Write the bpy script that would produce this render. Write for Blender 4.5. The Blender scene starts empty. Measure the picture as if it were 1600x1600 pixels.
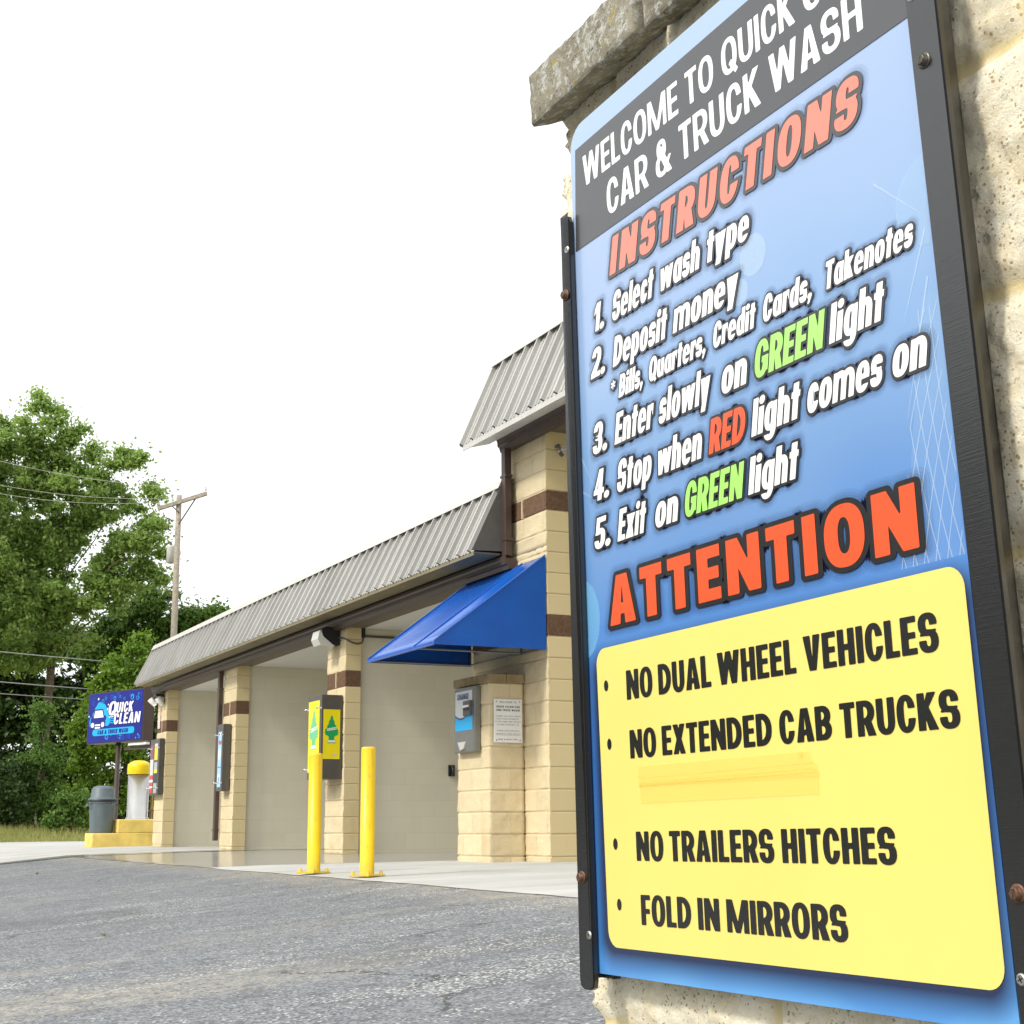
import bpy, bmesh, math, random
import numpy as np
from mathutils import Vector, Matrix, noise
random.seed(7); RNG = np.random.default_rng(11)
SC = bpy.context.scene
COL = SC.collection
rad = math.radians

# ------------------------------------------------------------------ camera
EYE = Vector((0, 0, 0.326))
YAW, PITCH, ROLL, FPX = 0.4714, 0.2151, -0.0079, 2247.4
fwd = Vector((math.sin(YAW) * math.cos(PITCH), math.cos(YAW) * math.cos(PITCH), math.sin(PITCH)))
rgt0 = Vector((math.cos(YAW), -math.sin(YAW), 0)); up0 = rgt0.cross(fwd)
RGT = math.cos(ROLL) * rgt0 + math.sin(ROLL) * up0
UPV = -math.sin(ROLL) * rgt0 + math.cos(ROLL) * up0
cam = bpy.data.cameras.new("camera"); camo = bpy.data.objects.new("camera", cam); COL.objects.link(camo)
m = Matrix((RGT, UPV, -fwd)).transposed().to_4x4(); m.translation = EYE
camo.matrix_world = m
cam.sensor_width = 36; cam.lens = FPX / 1600 * 36; cam.clip_start = 0.05; cam.clip_end = 3000
SC.camera = camo

# ------------------------------------------------------------------ sky, sun, exposure
SUN_EL, SUN_HX, SUN_HY = rad(42), -0.96, -0.16
w = bpy.data.worlds.new("World"); SC.world = w; w.use_nodes = True
nt = w.node_tree; bg = nt.nodes["Background"]
sky = nt.nodes.new("ShaderNodeTexSky"); sky.sky_type = 'NISHITA'; sky.sun_disc = False
sky.sun_elevation = SUN_EL; sky.sun_rotation = math.atan2(SUN_HX, SUN_HY)
sky.air_density = 1.0; sky.dust_density = 6.0; sky.ozone_density = 1.0
hs = nt.nodes.new("ShaderNodeHueSaturation"); hs.inputs['Saturation'].default_value = 0.12
mixw = nt.nodes.new("ShaderNodeMix"); mixw.data_type = 'RGBA'; mixw.inputs[0].default_value = 0.72
mixw.inputs[7].default_value = (11.2, 11.5, 11.8, 1)          # even bright cloud deck over the clear-sky gradient
nt.links.new(sky.outputs[0], hs.inputs['Color']); nt.links.new(hs.outputs[0], mixw.inputs[6])
nt.links.new(mixw.outputs[2], bg.inputs[0]); bg.inputs[1].default_value = 0.12
sun = bpy.data.lights.new("sun", 'SUN'); suno = bpy.data.objects.new("sun", sun); COL.objects.link(suno)
sun.energy = 2.1; sun.angle = rad(8); sun.color = (1, 0.95, 0.86)
sd = Vector((SUN_HX, SUN_HY, 0)).normalized() * math.cos(SUN_EL) + Vector((0, 0, math.sin(SUN_EL)))
suno.rotation_euler = sd.to_track_quat('Z', 'Y').to_euler(); suno.location = (-8, -4, 20)
SC.view_settings.view_transform = 'Standard'; SC.view_settings.look = 'None'
SC.view_settings.exposure = 0.32; SC.view_settings.gamma = 1

def at(px, py, depth):
    """point at a given depth along a sight line of the survey camera (1600 px photograph)"""
    return EYE + ((px - 800) * RGT - (py - 800) * UPV) * (depth / FPX) + fwd * depth

# ------------------------------------------------------------------ helpers
def tag(o, label=None, cat=None, group=None, kind=None):
    if label: o['label'] = label
    if cat: o['category'] = cat
    if group: o['group'] = group
    if kind: o['kind'] = kind
    return o

def thing(name, loc, label, cat, group=None, mat=None):
    o = bpy.data.objects.new(name, None); COL.objects.link(o)
    o.empty_display_size = 0.1
    o.matrix_world = mat if mat is not None else Matrix.Translation(loc)
    bpy.context.view_layer.update()
    return tag(o, label, cat, group)

def obj(name, bm, mats, parent=None, smooth=False, local=False):
    """link a bmesh (world coordinates unless local) as ONE mesh object under parent"""
    me = bpy.data.meshes.new(name)
    root = None
    if parent is not None and not local:
        bm.transform(parent.matrix_world.inverted())
    elif parent is None:
        xs = [v.co for v in bm.verts]
        c = Vector(((min(v.x for v in xs) + max(v.x for v in xs)) / 2, (min(v.y for v in xs) + max(v.y for v in xs)) / 2, min(v.z for v in xs)))
        bm.transform(Matrix.Translation(-c)); root = c
    bm.to_mesh(me); bm.free()
    o = bpy.data.objects.new(name, me); COL.objects.link(o)
    for mt in (mats if isinstance(mats, (list, tuple)) else [mats]): me.materials.append(mt)
    if smooth:
        me.polygons.foreach_set('use_smooth', [True] * len(me.polygons))
    if parent is not None: o.parent = parent
    elif root is not None: o.location = root
    bpy.context.view_layer.update()
    return o

def np_obj(name, V, F, mats, parent=None, mi=None):
    """mesh from world-space arrays"""
    me = bpy.data.meshes.new(name)
    V = np.asarray(V, float)
    if parent is not None:
        M = np.array(parent.matrix_world.inverted()); V = V @ M[:3, :3].T + M[:3, 3]; loc = None
    else:
        loc = np.array([(V[:, 0].min() + V[:, 0].max()) / 2, (V[:, 1].min() + V[:, 1].max()) / 2, V[:, 2].min()]); V = V - loc
    me.from_pydata(V.tolist(), [], F if isinstance(F, list) else F.tolist()); me.update()
    o = bpy.data.objects.new(name, me); COL.objects.link(o)
    for mt in (mats if isinstance(mats, (list, tuple)) else [mats]): me.materials.append(mt)
    if mi is not None: me.polygons.foreach_set('material_index', mi)
    if parent is not None: o.parent = parent
    elif loc is not None: o.location = loc
    bpy.context.view_layer.update()
    return o

def dup(root, loc, label):
    r = root.copy(); COL.objects.link(r); r.location = loc; r['label'] = label
    for ch in root.children:
        c = ch.copy(); COL.objects.link(c); c.parent = r
        for g in ch.children:
            d = g.copy(); COL.objects.link(d); d.parent = c
    return r

def poly(bm, pts, mi=0):
    f = bm.faces.new([bm.verts.new(p) for p in pts]); f.material_index = mi; return f

def box(bm, x0, y0, z0, x1, y1, z1, mi=0, bev=0.0):
    vs = [bm.verts.new((x, y, z)) for x in (x0, x1) for y in (y0, y1) for z in (z0, z1)]
    fs = [(0, 1, 3, 2), (4, 6, 7, 5), (0, 4, 5, 1), (2, 3, 7, 6), (0, 2, 6, 4), (1, 5, 7, 3)]
    nf = [bm.faces.new([vs[i] for i in f]) for f in fs]
    for f in nf: f.material_index = mi
    if bev > 0:
        es = list({e for f in nf for e in f.edges})
        r = bmesh.ops.bevel(bm, geom=es, offset=bev, segments=2, affect='EDGES', profile=0.5)
        for f in r['faces']: f.material_index = mi
    return nf

def frame(d):
    d = Vector(d).normalized()
    a = Vector((0, 0, 1)) if abs(d.z) < 0.9 else Vector((1, 0, 0))
    u = d.cross(a).normalized(); return u, d.cross(u).normalized(), d

def tube(bm, pts, radii, n=8, mi=0, cap=True):
    pts = [Vector(p) for p in pts]
    if not isinstance(radii, (list, tuple)): radii = [radii] * len(pts)
    rings = []; u = None
    for i, p in enumerate(pts):
        d = (pts[min(i + 1, len(pts) - 1)] - pts[max(i - 1, 0)]).normalized()
        if u is None: u, v, _ = frame(d)
        else:
            u = (u - d * u.dot(d)).normalized(); v = d.cross(u)
        rings.append([bm.verts.new(p + (u * math.cos(t) + v * math.sin(t)) * radii[i]) for t in (2 * math.pi * k / n for k in range(n))])
    for a, b in zip(rings, rings[1:]):
        for k in range(n):
            f = bm.faces.new((a[k], a[(k + 1) % n], b[(k + 1) % n], b[k])); f.material_index = mi; f.smooth = True
    if cap:
        for r in (rings[0], rings[-1]):
            try: bm.faces.new(r).material_index = mi
            except ValueError: pass

def lathe(bm, c, prof, n=24, mi=0, axis=None):
    """profile of (radius, height) about a vertical axis at c"""
    rings = []
    for r, h in prof:
        rings.append([bm.verts.new((c[0] + r * math.cos(t), c[1] + r * math.sin(t), c[2] + h)) for t in (2 * math.pi * k / n for k in range(n))])
    for a, b in zip(rings, rings[1:]):
        for k in range(n):
            f = bm.faces.new((a[k], a[(k + 1) % n], b[(k + 1) % n], b[k])); f.material_index = mi; f.smooth = True
    for r in (rings[0], rings[-1]): bm.faces.new(r).material_index = mi

# ------------------------------------------------------------------ materials
class NT:
    def __init__(s, name):
        s.m = bpy.data.materials.new(name); s.m.use_nodes = True; s.t = s.m.node_tree; s.b = s.t.nodes['Principled BSDF']
        s.out = s.t.nodes['Material Output']
    def n(s, typ, **kw):
        nd = s.t.nodes.new('ShaderNode' + typ)
        for k, v in kw.items():
            if k in nd.inputs: nd.inputs[k].default_value = v
            else: setattr(nd, k, v)
        return nd
    def l(s, a, b): s.t.links.new(a, b)
    def math(s, op, a, b=None, c=None, clamp=False):
        nd = s.t.nodes.new('ShaderNodeMath'); nd.operation = op; nd.use_clamp = clamp
        for i, v in enumerate((a, b, c)):
            if v is None: continue
            if isinstance(v, (int, float)): nd.inputs[i].default_value = v
            else: s.l(v, nd.inputs[i])
        return nd.outputs[0]
    def mix(s, fac, a, b):
        nd = s.t.nodes.new('ShaderNodeMix'); nd.data_type = 'RGBA'
        for i, v in ((0, fac), (6, a), (7, b)):
            if isinstance(v, (int, float)): nd.inputs[i].default_value = v
            elif isinstance(v, (tuple, list)): nd.inputs[i].default_value = (*v, 1)[:4]
            else: s.l(v, nd.inputs[i])
        return nd.outputs[2]
    def pos(s, scale=(1, 1, 1)):
        g = s.n('NewGeometry'); mp = s.n('Mapping'); mp.inputs['Scale'].default_value = scale
        s.l(g.outputs['Position'], mp.inputs['Vector']); return mp.outputs[0]
    def noise(s, scale, detail=4, rough=0.55, vec=None, col=False):
        nd = s.n('TexNoise'); nd.inputs['Scale'].default_value = scale; nd.inputs['Detail'].default_value = detail; nd.inputs['Roughness'].default_value = rough
        s.l(vec if vec is not None else s.pos(), nd.inputs['Vector']); return nd.outputs[1 if col else 0]
    def ramp(s, v, a, b, ca=(0, 0, 0), cb=(1, 1, 1)):
        r = s.n('ValToRGB'); r.color_ramp.elements[0].position = a; r.color_ramp.elements[1].position = b
        r.color_ramp.elements[0].color = (*ca, 1); r.color_ramp.elements[1].color = (*cb, 1); s.l(v, r.inputs[0]); return r.outputs[0]
    def bump(s, h, strength=0.3, dist=0.01):
        b = s.n('Bump'); b.inputs['Strength'].default_value = strength; b.inputs['Distance'].default_value = dist
        s.l(h, b.inputs['Height']); s.l(b.outputs[0], s.b.inputs['Normal'])
    def base(s, c, rough=0.6, metal=0.0, spec=0.5):
        if isinstance(c, (tuple, list)): s.b.inputs['Base Color'].default_value = (*c, 1)
        else: s.l(c, s.b.inputs['Base Color'])
        if isinstance(rough, (int, float)): s.b.inputs['Roughness'].default_value = rough
        else: s.l(rough, s.b.inputs['Roughness'])
        s.b.inputs['Metallic'].default_value = metal; s.b.inputs['Specular IOR Level'].default_value = spec
        return s.m

def plain(name, c, rough=0.5, metal=0.0, spec=0.5, var=0.12, sc=6.0, bump=0.0, bsc=120):
    t = NT(name); n = t.noise(sc, 5, 0.6)
    k = t.ramp(n, 0.3, 0.75)
    col = t.mix(k, tuple(v * (1 - var) for v in c), tuple(min(1, v * (1 + var)) for v in c))
    m_ = t.base(col, rough, metal, spec)
    if bump: t.bump(t.noise(bsc, 4, 0.6), bump, 0.004)
    return m_

def block_mat(name, base, mortar, rough_split=True, course=0.203, z0=0.05, blk=0.406, bump=0.5, moff=0.0, stain=True, linew=0.006, stc=(0.72, 0.55, 0.32)):
    """concrete block work laid on world metres, joints from the course height, joints half-bond"""
    t = NT(name)
    g = t.n('NewGeometry'); sp = t.n('SeparateXYZ'); t.l(g.outputs['Position'], sp.inputs[0])
    sn = t.n('SeparateXYZ'); t.l(g.outputs['True Normal'], sn.inputs[0])
    useY = t.math('GREATER_THAN', t.math('ABSOLUTE', sn.outputs[0]), 0.6)
    u = t.math('ADD', t.math('MULTIPLY', sp.outputs[1], useY), t.math('MULTIPLY', sp.outputs[0], t.math('SUBTRACT', 1.0, useY)))
    u = t.math('ADD', u, moff)
    zc = t.math('DIVIDE', t.math('SUBTRACT', sp.outputs[2], z0), course)
    row = t.math('FLOOR', zc); fz = t.math('FRACT', zc)
    ub = t.math('ADD', t.math('DIVIDE', u, blk), t.math('MULTIPLY', t.math('MODULO', t.math('ABSOLUTE', row), 2.0), 0.5))
    fu = t.math('FRACT', ub); col_i = t.math('FLOOR', ub)
    dz = t.math('MULTIPLY', t.math('MINIMUM', fz, t.math('SUBTRACT', 1.0, fz)), course)
    du = t.math('MULTIPLY', t.math('MINIMUM', fu, t.math('SUBTRACT', 1.0, fu)), blk)
    d = t.math('MINIMUM', dz, du)
    wob = t.math('MULTIPLY', t.math('SUBTRACT', t.noise(14, 3), 0.5), 0.006 if rough_split else 0.001)
    mask = t.math('LESS_THAN', t.math('ADD', d, wob), linew)
    wn = t.n('TexWhiteNoise', noise_dimensions='2D'); cv = t.n('CombineXYZ'); t.l(row, cv.inputs[0]); t.l(col_i, cv.inputs[1]); t.l(cv.outputs[0], wn.inputs['Vector'])
    k = t.math('ADD', t.math('MULTIPLY', wn.outputs[0], 0.55), t.math('MULTIPLY', t.noise(3.0, 5, 0.6), 0.6))
    v = 0.14 if rough_split else 0.05
    c = t.mix(k, tuple(x * (1 - v) for x in base), tuple(x * (1 + v) for x in base))
    if rough_split:
        c = t.mix(t.ramp(t.noise(55, 6, 0.7), 0.60, 0.78), c, tuple(x * y for x, y in zip(base, (0.72, 0.62, 0.5))))
    if stain:
        mp = t.pos((1, 1, 0.25)); st = t.ramp(t.noise(2.2, 6, 0.65, vec=mp), 0.55, 0.8)
        low = t.math('SUBTRACT', 1.0, t.math('MULTIPLY', sp.outputs[2], 1.1), clamp=True)
        c = t.mix(t.math('MULTIPLY', st, t.math('ADD', 0.25, t.math('MULTIPLY', low, 0.5))), c, tuple(x * y for x, y in zip(base, stc)))
    c = t.mix(mask, c, mortar)
    t.base(c, 0.9, 0, 0.25)
    h = t.math('SUBTRACT', t.math('MULTIPLY', t.noise(48 if rough_split else 90, 8, 0.74), 1.0 if rough_split else 0.12), t.math('MULTIPLY', mask, 0.5))
    t.bump(h, bump, 0.012 if rough_split else 0.005)
    return t.m

M = {}
CREAM = (0.67, 0.56, 0.355)
M['split'] = block_mat('cream_split_face_block', CREAM, (0.62, 0.52, 0.33), True, moff=0.02, bump=0.85)
M['smooth'] = block_mat('cream_smooth_block', (0.68, 0.56, 0.315), (0.47, 0.36, 0.20), False, blk=50.0, moff=25.3, bump=0.25, linew=0.005)
M['brown_block'] = plain('brown_split_block', (0.15, 0.088, 0.052), 0.9, spec=0.25, var=0.3, sc=30, bump=0.6, bsc=60)
M['mortar_pale'] = plain('pale_mortar', (0.68, 0.56, 0.36), 0.9, spec=0.2)
M['wall_gray'] = block_mat('painted_bay_block', (0.70, 0.66, 0.525), (0.655, 0.615, 0.485), False, bump=0.3, stain=True, linew=0.003, stc=(.86, .84, .78))
M['ceiling'] = plain('ceiling_panel_paint', (0.72, 0.71, 0.66), 0.6, var=0.03)
M['brown_metal'] = plain('brown_painted_metal', (0.068, 0.043, 0.034), 0.42, var=0.15, sc=3)
M['brown_trim'] = plain('brown_trim_board', (0.15, 0.125, 0.09), 0.6)
def roof_metal():
    t = NT('weathered_roof_metal'); n = t.noise(1.3, 5, 0.6, vec=t.pos((1, 1, 0.2)))
    c = t.mix(t.ramp(n, 0.3, 0.7), (0.375, 0.37, 0.345), (0.52, 0.512, 0.482))
    t.base(c, 0.42, 0.25, 0.5); t.bump(t.noise(6, 3), 0.05, 0.01); return t.m
M['roof'] = roof_metal()
M['flashing'] = plain('pale_flashing', (0.58, 0.56, 0.51), 0.35, 0.3, var=0.08)
M['soffit'] = plain('soffit_board', (0.22, 0.19, 0.11), 0.7, var=0.2, sc=4)
M['soffit_white'] = plain('white_soffit', (0.74, 0.71, 0.62), 0.5, var=0.1, sc=2)
M['roof_dark'] = plain('dark_roof_end', (0.10, 0.095, 0.085), 0.6)
M['black'] = plain('black_plastic', (0.016, 0.016, 0.017), 0.4)
M['wood_raw'] = plain('raw_board', (0.5, 0.36, 0.2), 0.8)

def blue_fabric():
    t = NT('blue_vinyl_awning'); c = t.mix(t.ramp(t.noise(2.5, 4), 0.3, 0.7), (0.0003, 0.078, 0.40), (0.0003, 0.10, 0.47))
    t.base(c, 0.26, 0, 0.8); t.bump(t.math('ADD', t.noise(3.0, 3), t.math('MULTIPLY', t.noise(11.0, 2, vec=t.pos((1, .3, 1))), .35)), 0.2, 0.03); return t.m
M['awning'] = blue_fabric()
M['steel'] = plain('brushed_stainless', (0.62, 0.61, 0.58), 0.24, 0.9, var=0.06, sc=3)
M['steel_matte'] = plain('grey_coated_steel', (0.23, 0.23, 0.215), 0.4, 0.5, var=0.1)
M['dark_steel'] = plain('dark_bronze_steel', (0.115, 0.105, 0.092), 0.4, 0.3, var=0.12)
M['white'] = plain('white_sheet', (0.80, 0.80, 0.78), 0.4, var=0.03)
M['yellow'] = plain('yellow_bollard_sleeve', (0.86, 0.56, 0.004), 0.35, var=0.05, sc=5)
def bollard_mat():
    t = NT('worn_yellow_sleeve'); p = t.pos(); sp = t.n('SeparateXYZ'); t.l(p, sp.inputs[0])
    c = t.mix(t.noise(6, 4, vec=p), (.80, .51, .004), (.90, .60, .006))
    c = t.mix(t.math('MULTIPLY', t.ramp(t.noise(9, 6, .75, vec=t.pos((2.5, 2.5, 1))), .55, .67), .45), c, (.40, .25, .04))
    low = t.math('SUBTRACT', 1.0, t.math('MULTIPLY', t.math('ADD', sp.outputs[2], .03), 6.0), clamp=True)
    c = t.mix(t.math('MULTIPLY', low, t.noise(25, 5, .7, vec=p)), c, (.42, .30, .06))
    t.base(c, .38, 0, .5); t.bump(t.noise(30, 4, vec=p), .08, .003); return t.m
M['yellow'] = bollard_mat()
M['yellow_con'] = plain('faded_yellow_concrete', (0.80, 0.60, 0.16), 0.8, var=0.22, sc=3.5, bump=0.4, bsc=60)
M['vac_yellow'] = plain('yellow_vacuum_dome', (0.86, 0.62, 0.004), 0.3, var=0.04)
M['bin'] = plain('grey_bin_plastic', (0.115, 0.15, 0.165), 0.5, var=0.12)
M['bin_dark'] = plain('bin_shadow_gap', (0.025, 0.026, 0.03), 0.6)
M['wood_pole'] = plain('weathered_pole_wood', (0.33, 0.29, 0.23), 0.9, var=0.3, sc=9, bump=0.5, bsc=40)
M['xfmr'] = plain('pale_transformer_tank', (0.55, 0.54, 0.50), 0.5)
M['wire'] = plain('weathered_wire', (0.30, 0.30, 0.28), 0.5)
M['wire_dark'] = plain('dark_cable', (0.045, 0.045, 0.045), 0.5)
M['glass'] = plain('frosted_lens', (0.58, 0.58, 0.53), 0.25, spec=0.6, var=0.05)
M['brass'] = plain('brass_pipe', (0.5, 0.32, 0.04), 0.4, 0.8)
M['bark'] = plain('tree_bark', (0.11, 0.085, 0.06), 0.95, var=0.4, sc=5, bump=0.5, bsc=20)

def leaf_mat(name, c1, c2, tr=0.35):
    t = NT(name); g = t.n('NewGeometry')
    big = t.ramp(t.noise(0.5, 3), 0.35, 0.65)
    k = t.math('ADD', t.math('MULTIPLY', g.outputs['Random Per Island'], 0.6), t.math('MULTIPLY', big, 0.4))
    c = t.mix(k, c1, c2)
    t.base(c, 0.5, 0, 0.35)
    tl = t.n('BsdfTranslucent'); tc = t.mix(0.5, c, tuple(min(1, v * 1.5) for v in c2)); t.l(tc, tl.inputs[0])
    mx = t.n('MixShader'); mx.inputs[0].default_value = tr
    t.l(t.b.outputs[0], mx.inputs[1]); t.l(tl.outputs[0], mx.inputs[2]); t.l(mx.outputs[0], t.out.inputs[0]); return t.m
M['leaf_maple'] = leaf_mat('maple_leaves', (0.14, 0.225, 0.05), (0.34, 0.47, 0.13), 0.5)
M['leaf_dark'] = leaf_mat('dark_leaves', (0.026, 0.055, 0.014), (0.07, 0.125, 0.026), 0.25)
M['leaf_bright'] = leaf_mat('bright_leaves', (0.085, 0.17, 0.016), (0.21, 0.34, 0.032))
M['leaf_mid'] = leaf_mat('mid_leaves', (0.065, 0.14, 0.025), (0.16, 0.27, 0.05))
M['grass'] = leaf_mat('dry_grass', (0.17, 0.23, 0.05), (0.40, 0.38, 0.14), 0.4)

def asphalt():
    t = NT('worn_asphalt')
    p = t.pos()
    c = t.mix(t.ramp(t.noise(1.1, 6, 0.6, vec=p), 0.3, 0.72), (0.118, 0.127, 0.138), (0.195, 0.204, 0.214))
    # fine aggregate
    v = t.n('TexVoronoi', feature='F1'); v.inputs['Scale'].default_value = 100; t.l(p, v.inputs['Vector'])
    wn = t.n('TexWhiteNoise'); t.l(v.outputs['Position'], wn.inputs['Vector'])
    fine = t.ramp(wn.outputs[0], 0.0, 1.0)
    c = t.mix(0.62, c, t.mix(fine, (0.03, 0.034, 0.04), (0.37, 0.38, 0.385)))
    c = t.mix(t.math('MULTIPLY', t.ramp(t.noise(7, 7, 0.75, vec=p), 0.50, 0.66), 0.6), c, (0.075, 0.078, 0.082))
    # sandy drifts in long streaks across the lot
    mp = t.n('Mapping'); mp.inputs['Rotation'].default_value = (0, 0, rad(-33)); mp.inputs['Scale'].default_value = (0.22, 1.05, 1)
    t.l(p, mp.inputs['Vector'])
    s1 = t.noise(0.9, 5, 0.62, vec=mp.outputs[0])
    sand = t.math('MULTIPLY', t.ramp(s1, 0.57, 0.70), t.ramp(t.noise(18, 6, 0.75, vec=p), 0.40, 0.62))
    c = t.mix(t.math('MULTIPLY', sand, 0.62), c, t.mix(t.noise(60, 3, vec=p), (0.33, 0.285, 0.205), (0.58, 0.52, 0.40)))
    spx = t.n('SeparateXYZ'); t.l(p, spx.inputs[0])
    gx = t.math('MULTIPLY', t.math('SUBTRACT', spx.outputs[0], 3.45), 2.2, clamp=True)
    c = t.mix(t.math('MULTIPLY', t.math('MULTIPLY', gx, t.ramp(t.noise(7, 5, .7, vec=p), .40, .62)), .75), c, (.40, .345, .25))
    ed = t.n('TexVoronoi', feature='DISTANCE_TO_EDGE'); ed.inputs['Scale'].default_value = 0.55
    wv = t.n('VectorMath', operation='ADD'); sc_ = t.n('VectorMath', operation='SCALE'); sc_.inputs['Scale'].default_value = 0.5
    t.l(t.noise(1.6, 6, 0.7, vec=p, col=True), sc_.inputs[0]); t.l(p, wv.inputs[0]); t.l(sc_.outputs[0], wv.inputs[1]); t.l(wv.outputs[0], ed.inputs['Vector'])
    crack = t.math('MULTIPLY', t.math('LESS_THAN', ed.outputs['Distance'], 0.0045), t.ramp(t.noise(0.6, 2, vec=p), 0.50, 0.56))
    c = t.mix(t.math('MULTIPLY', crack, 0.75), c, (0.035, 0.033, 0.03))
    c = t.mix(t.math('MULTIPLY', t.ramp(t.noise(0.55, 5, 0.6, vec=p), 0.54, 0.64), 0.5), c, (0.085, 0.088, 0.093))
    # pale exposed chips gathered in patches
    v2 = t.n('TexVoronoi', feature='F1'); v2.inputs['Scale'].default_value = 66; t.l(p, v2.inputs['Vector'])
    wn2 = t.n('TexWhiteNoise'); t.l(v2.outputs['Position'], wn2.inputs['Vector'])
    mp2 = t.n('Mapping'); mp2.inputs['Rotation'].default_value = (0, 0, rad(-40)); mp2.inputs['Scale'].default_value = (0.5, 1.6, 1); t.l(p, mp2.inputs['Vector'])
    patch = t.ramp(t.noise(1.7, 4, 0.6, vec=mp2.outputs[0]), 0.50, 0.70)
    chip = t.math('MULTIPLY', t.math('LESS_THAN', v2.outputs['Distance'], 0.42), t.math('LESS_THAN', wn2.outputs[0], t.math('ADD', 0.03, t.math('MULTIPLY', patch, 0.6))))
    c = t.mix(chip, c, t.mix(wn2.outputs[0], (0.48, 0.47, 0.43), (0.84, 0.82, 0.75)))
    t.base(c, 0.85, 0, 0.35)
    h = t.math('ADD', t.math('MULTIPLY', fine, 0.6), t.math('ADD', chip, t.math('MULTIPLY', t.noise(5, 4, vec=p), 1.5)))
    t.bump(h, 0.9, 0.008); return t.m
M['asphalt'] = asphalt()
def concrete():
    t = NT('concrete_apron'); p = t.pos()
    c = t.mix(t.ramp(t.noise(0.8, 6, 0.65, vec=p), 0.3, 0.7), (0.40, 0.395, 0.37), (0.54, 0.535, 0.505))
    c = t.mix(t.math('MULTIPLY', t.ramp(t.noise(30, 5, 0.7, vec=p), 0.5, 0.8), 0.35), c, (0.36, 0.35, 0.32))
    sp = t.n('SeparateXYZ'); t.l(p, sp.inputs[0])
    # wash water run out of the bays, drying at its ragged edge
    wob = t.math('MULTIPLY', t.math('SUBTRACT', t.noise(0.7, 4, 0.6, vec=t.pos((0.5, 1, 1))), 0.5), 2.6)
    edge = t.math('ADD', t.math('ADD', t.math('MULTIPLY', t.math('SUBTRACT', sp.outputs[1], 12.6), 0.9), t.math('MULTIPLY', t.math('SUBTRACT', sp.outputs[0], 6.6), 0.55)), wob)
    wet = t.math('MULTIPLY', t.ramp(edge, 0.0, 0.35), t.ramp(t.math('SUBTRACT', 22.5, t.math('ADD', sp.outputs[1], wob)), 0.0, 0.4))
    mpw = t.pos((0.25, 1.4, 1)); streak = t.ramp(t.noise(0.9, 4, 0.6, vec=mpw), 0.46, 0.6)
    wet2 = t.math('MAXIMUM', t.math('MULTIPLY', wet, 0.9), t.math('MULTIPLY', streak, 0.35))
    c = t.mix(t.math('MULTIPLY', wet2, 0.62), c, (0.235, 0.225, 0.19))
    jx = t.math('LESS_THAN', t.math('ABSOLUTE', t.math('SUBTRACT', t.math('FRACT', t.math('DIVIDE', t.math('ADD', sp.outputs[1], 1.7), 4.75)), 0.5)), 0.0016)
    c = t.mix(jx, c, (0.16, 0.15, 0.13))
    t.base(c, t.math('SUBTRACT', 0.85, t.math('MULTIPLY', wet, 0.70)), 0, 0.5)
    t.bump(t.math('MULTIPLY', t.noise(70, 5, 0.7, vec=p), t.math('SUBTRACT', 1.0, t.math('MULTIPLY', wet, 0.93))), 0.22, 0.004); return t.m
M['concrete'] = concrete()
def soil():
    t = NT('verge_soil'); c = t.mix(t.ramp(t.noise(0.8, 6, 0.7), 0.35, 0.65), (0.20, 0.19, 0.07), (0.36, 0.31, 0.17)); t.base(c, 0.95, 0, 0.2)
    t.bump(t.noise(12, 5), 0.5, 0.05); return t.m
M['soil'] = soil()
def stone_near():
    t = NT('cream_split_stone'); p = t.pos()
    c = t.mix(t.ramp(t.noise(26, 10, 0.78, vec=p), 0.34, 0.66), (0.80, 0.69, 0.46), (0.97, 0.92, 0.76))
    c = t.mix(t.math('MULTIPLY', t.ramp(t.noise(120, 5, 0.7, vec=p), 0.62, 0.80), 0.6), c, (0.50, 0.38, 0.20))
    pv = t.n('TexVoronoi', feature='F1'); pv.inputs['Scale'].default_value = 250; t.l(p, pv.inputs['Vector'])
    pw = t.n('TexWhiteNoise'); t.l(pv.outputs['Position'], pw.inputs['Vector'])
    pit = t.math('MULTIPLY', t.math('LESS_THAN', pv.outputs['Distance'], t.math('MULTIPLY', pw.outputs[0], .42)), t.ramp(t.noise(30, 4, .7, vec=p), .42, .52))
    c = t.mix(t.math('MULTIPLY', pit, .85), c, (.42, .29, .12))
    c = t.mix(t.math('MULTIPLY', t.ramp(t.noise(420, 3, 0.7, vec=p), 0.66, 0.74), 0.6), c, (0.22, 0.18, 0.12))
    c = t.mix(t.math('MULTIPLY', t.ramp(t.noise(300, 3, 0.6, vec=t.pos((1, 1, 1.1))), 0.6, 0.7), 0.5), c, (0.88, 0.84, 0.72))
    at_ = t.n('Attribute', attribute_name='mortar'); c = t.mix(t.math('MULTIPLY', at_.outputs[2], 0.9), c, t.mix(t.noise(25, 4, vec=p), (0.56, 0.44, 0.20), (0.70, 0.58, 0.31)))
    t.base(c, 0.95, 0, 0.2)
    h = t.math('ADD', t.math('SUBTRACT', t.noise(150, 8, 0.75, vec=p), t.math('MULTIPLY', pit, .45)), t.math('MULTIPLY', t.noise(420, 4, 0.7, vec=p), 0.5))
    t.bump(t.math('MULTIPLY', h, t.math('SUBTRACT', 1.0, t.math('MULTIPLY', at_.outputs[2], 0.7))), 0.85, 0.0032); return t.m
M['stone'] = stone_near()
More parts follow.
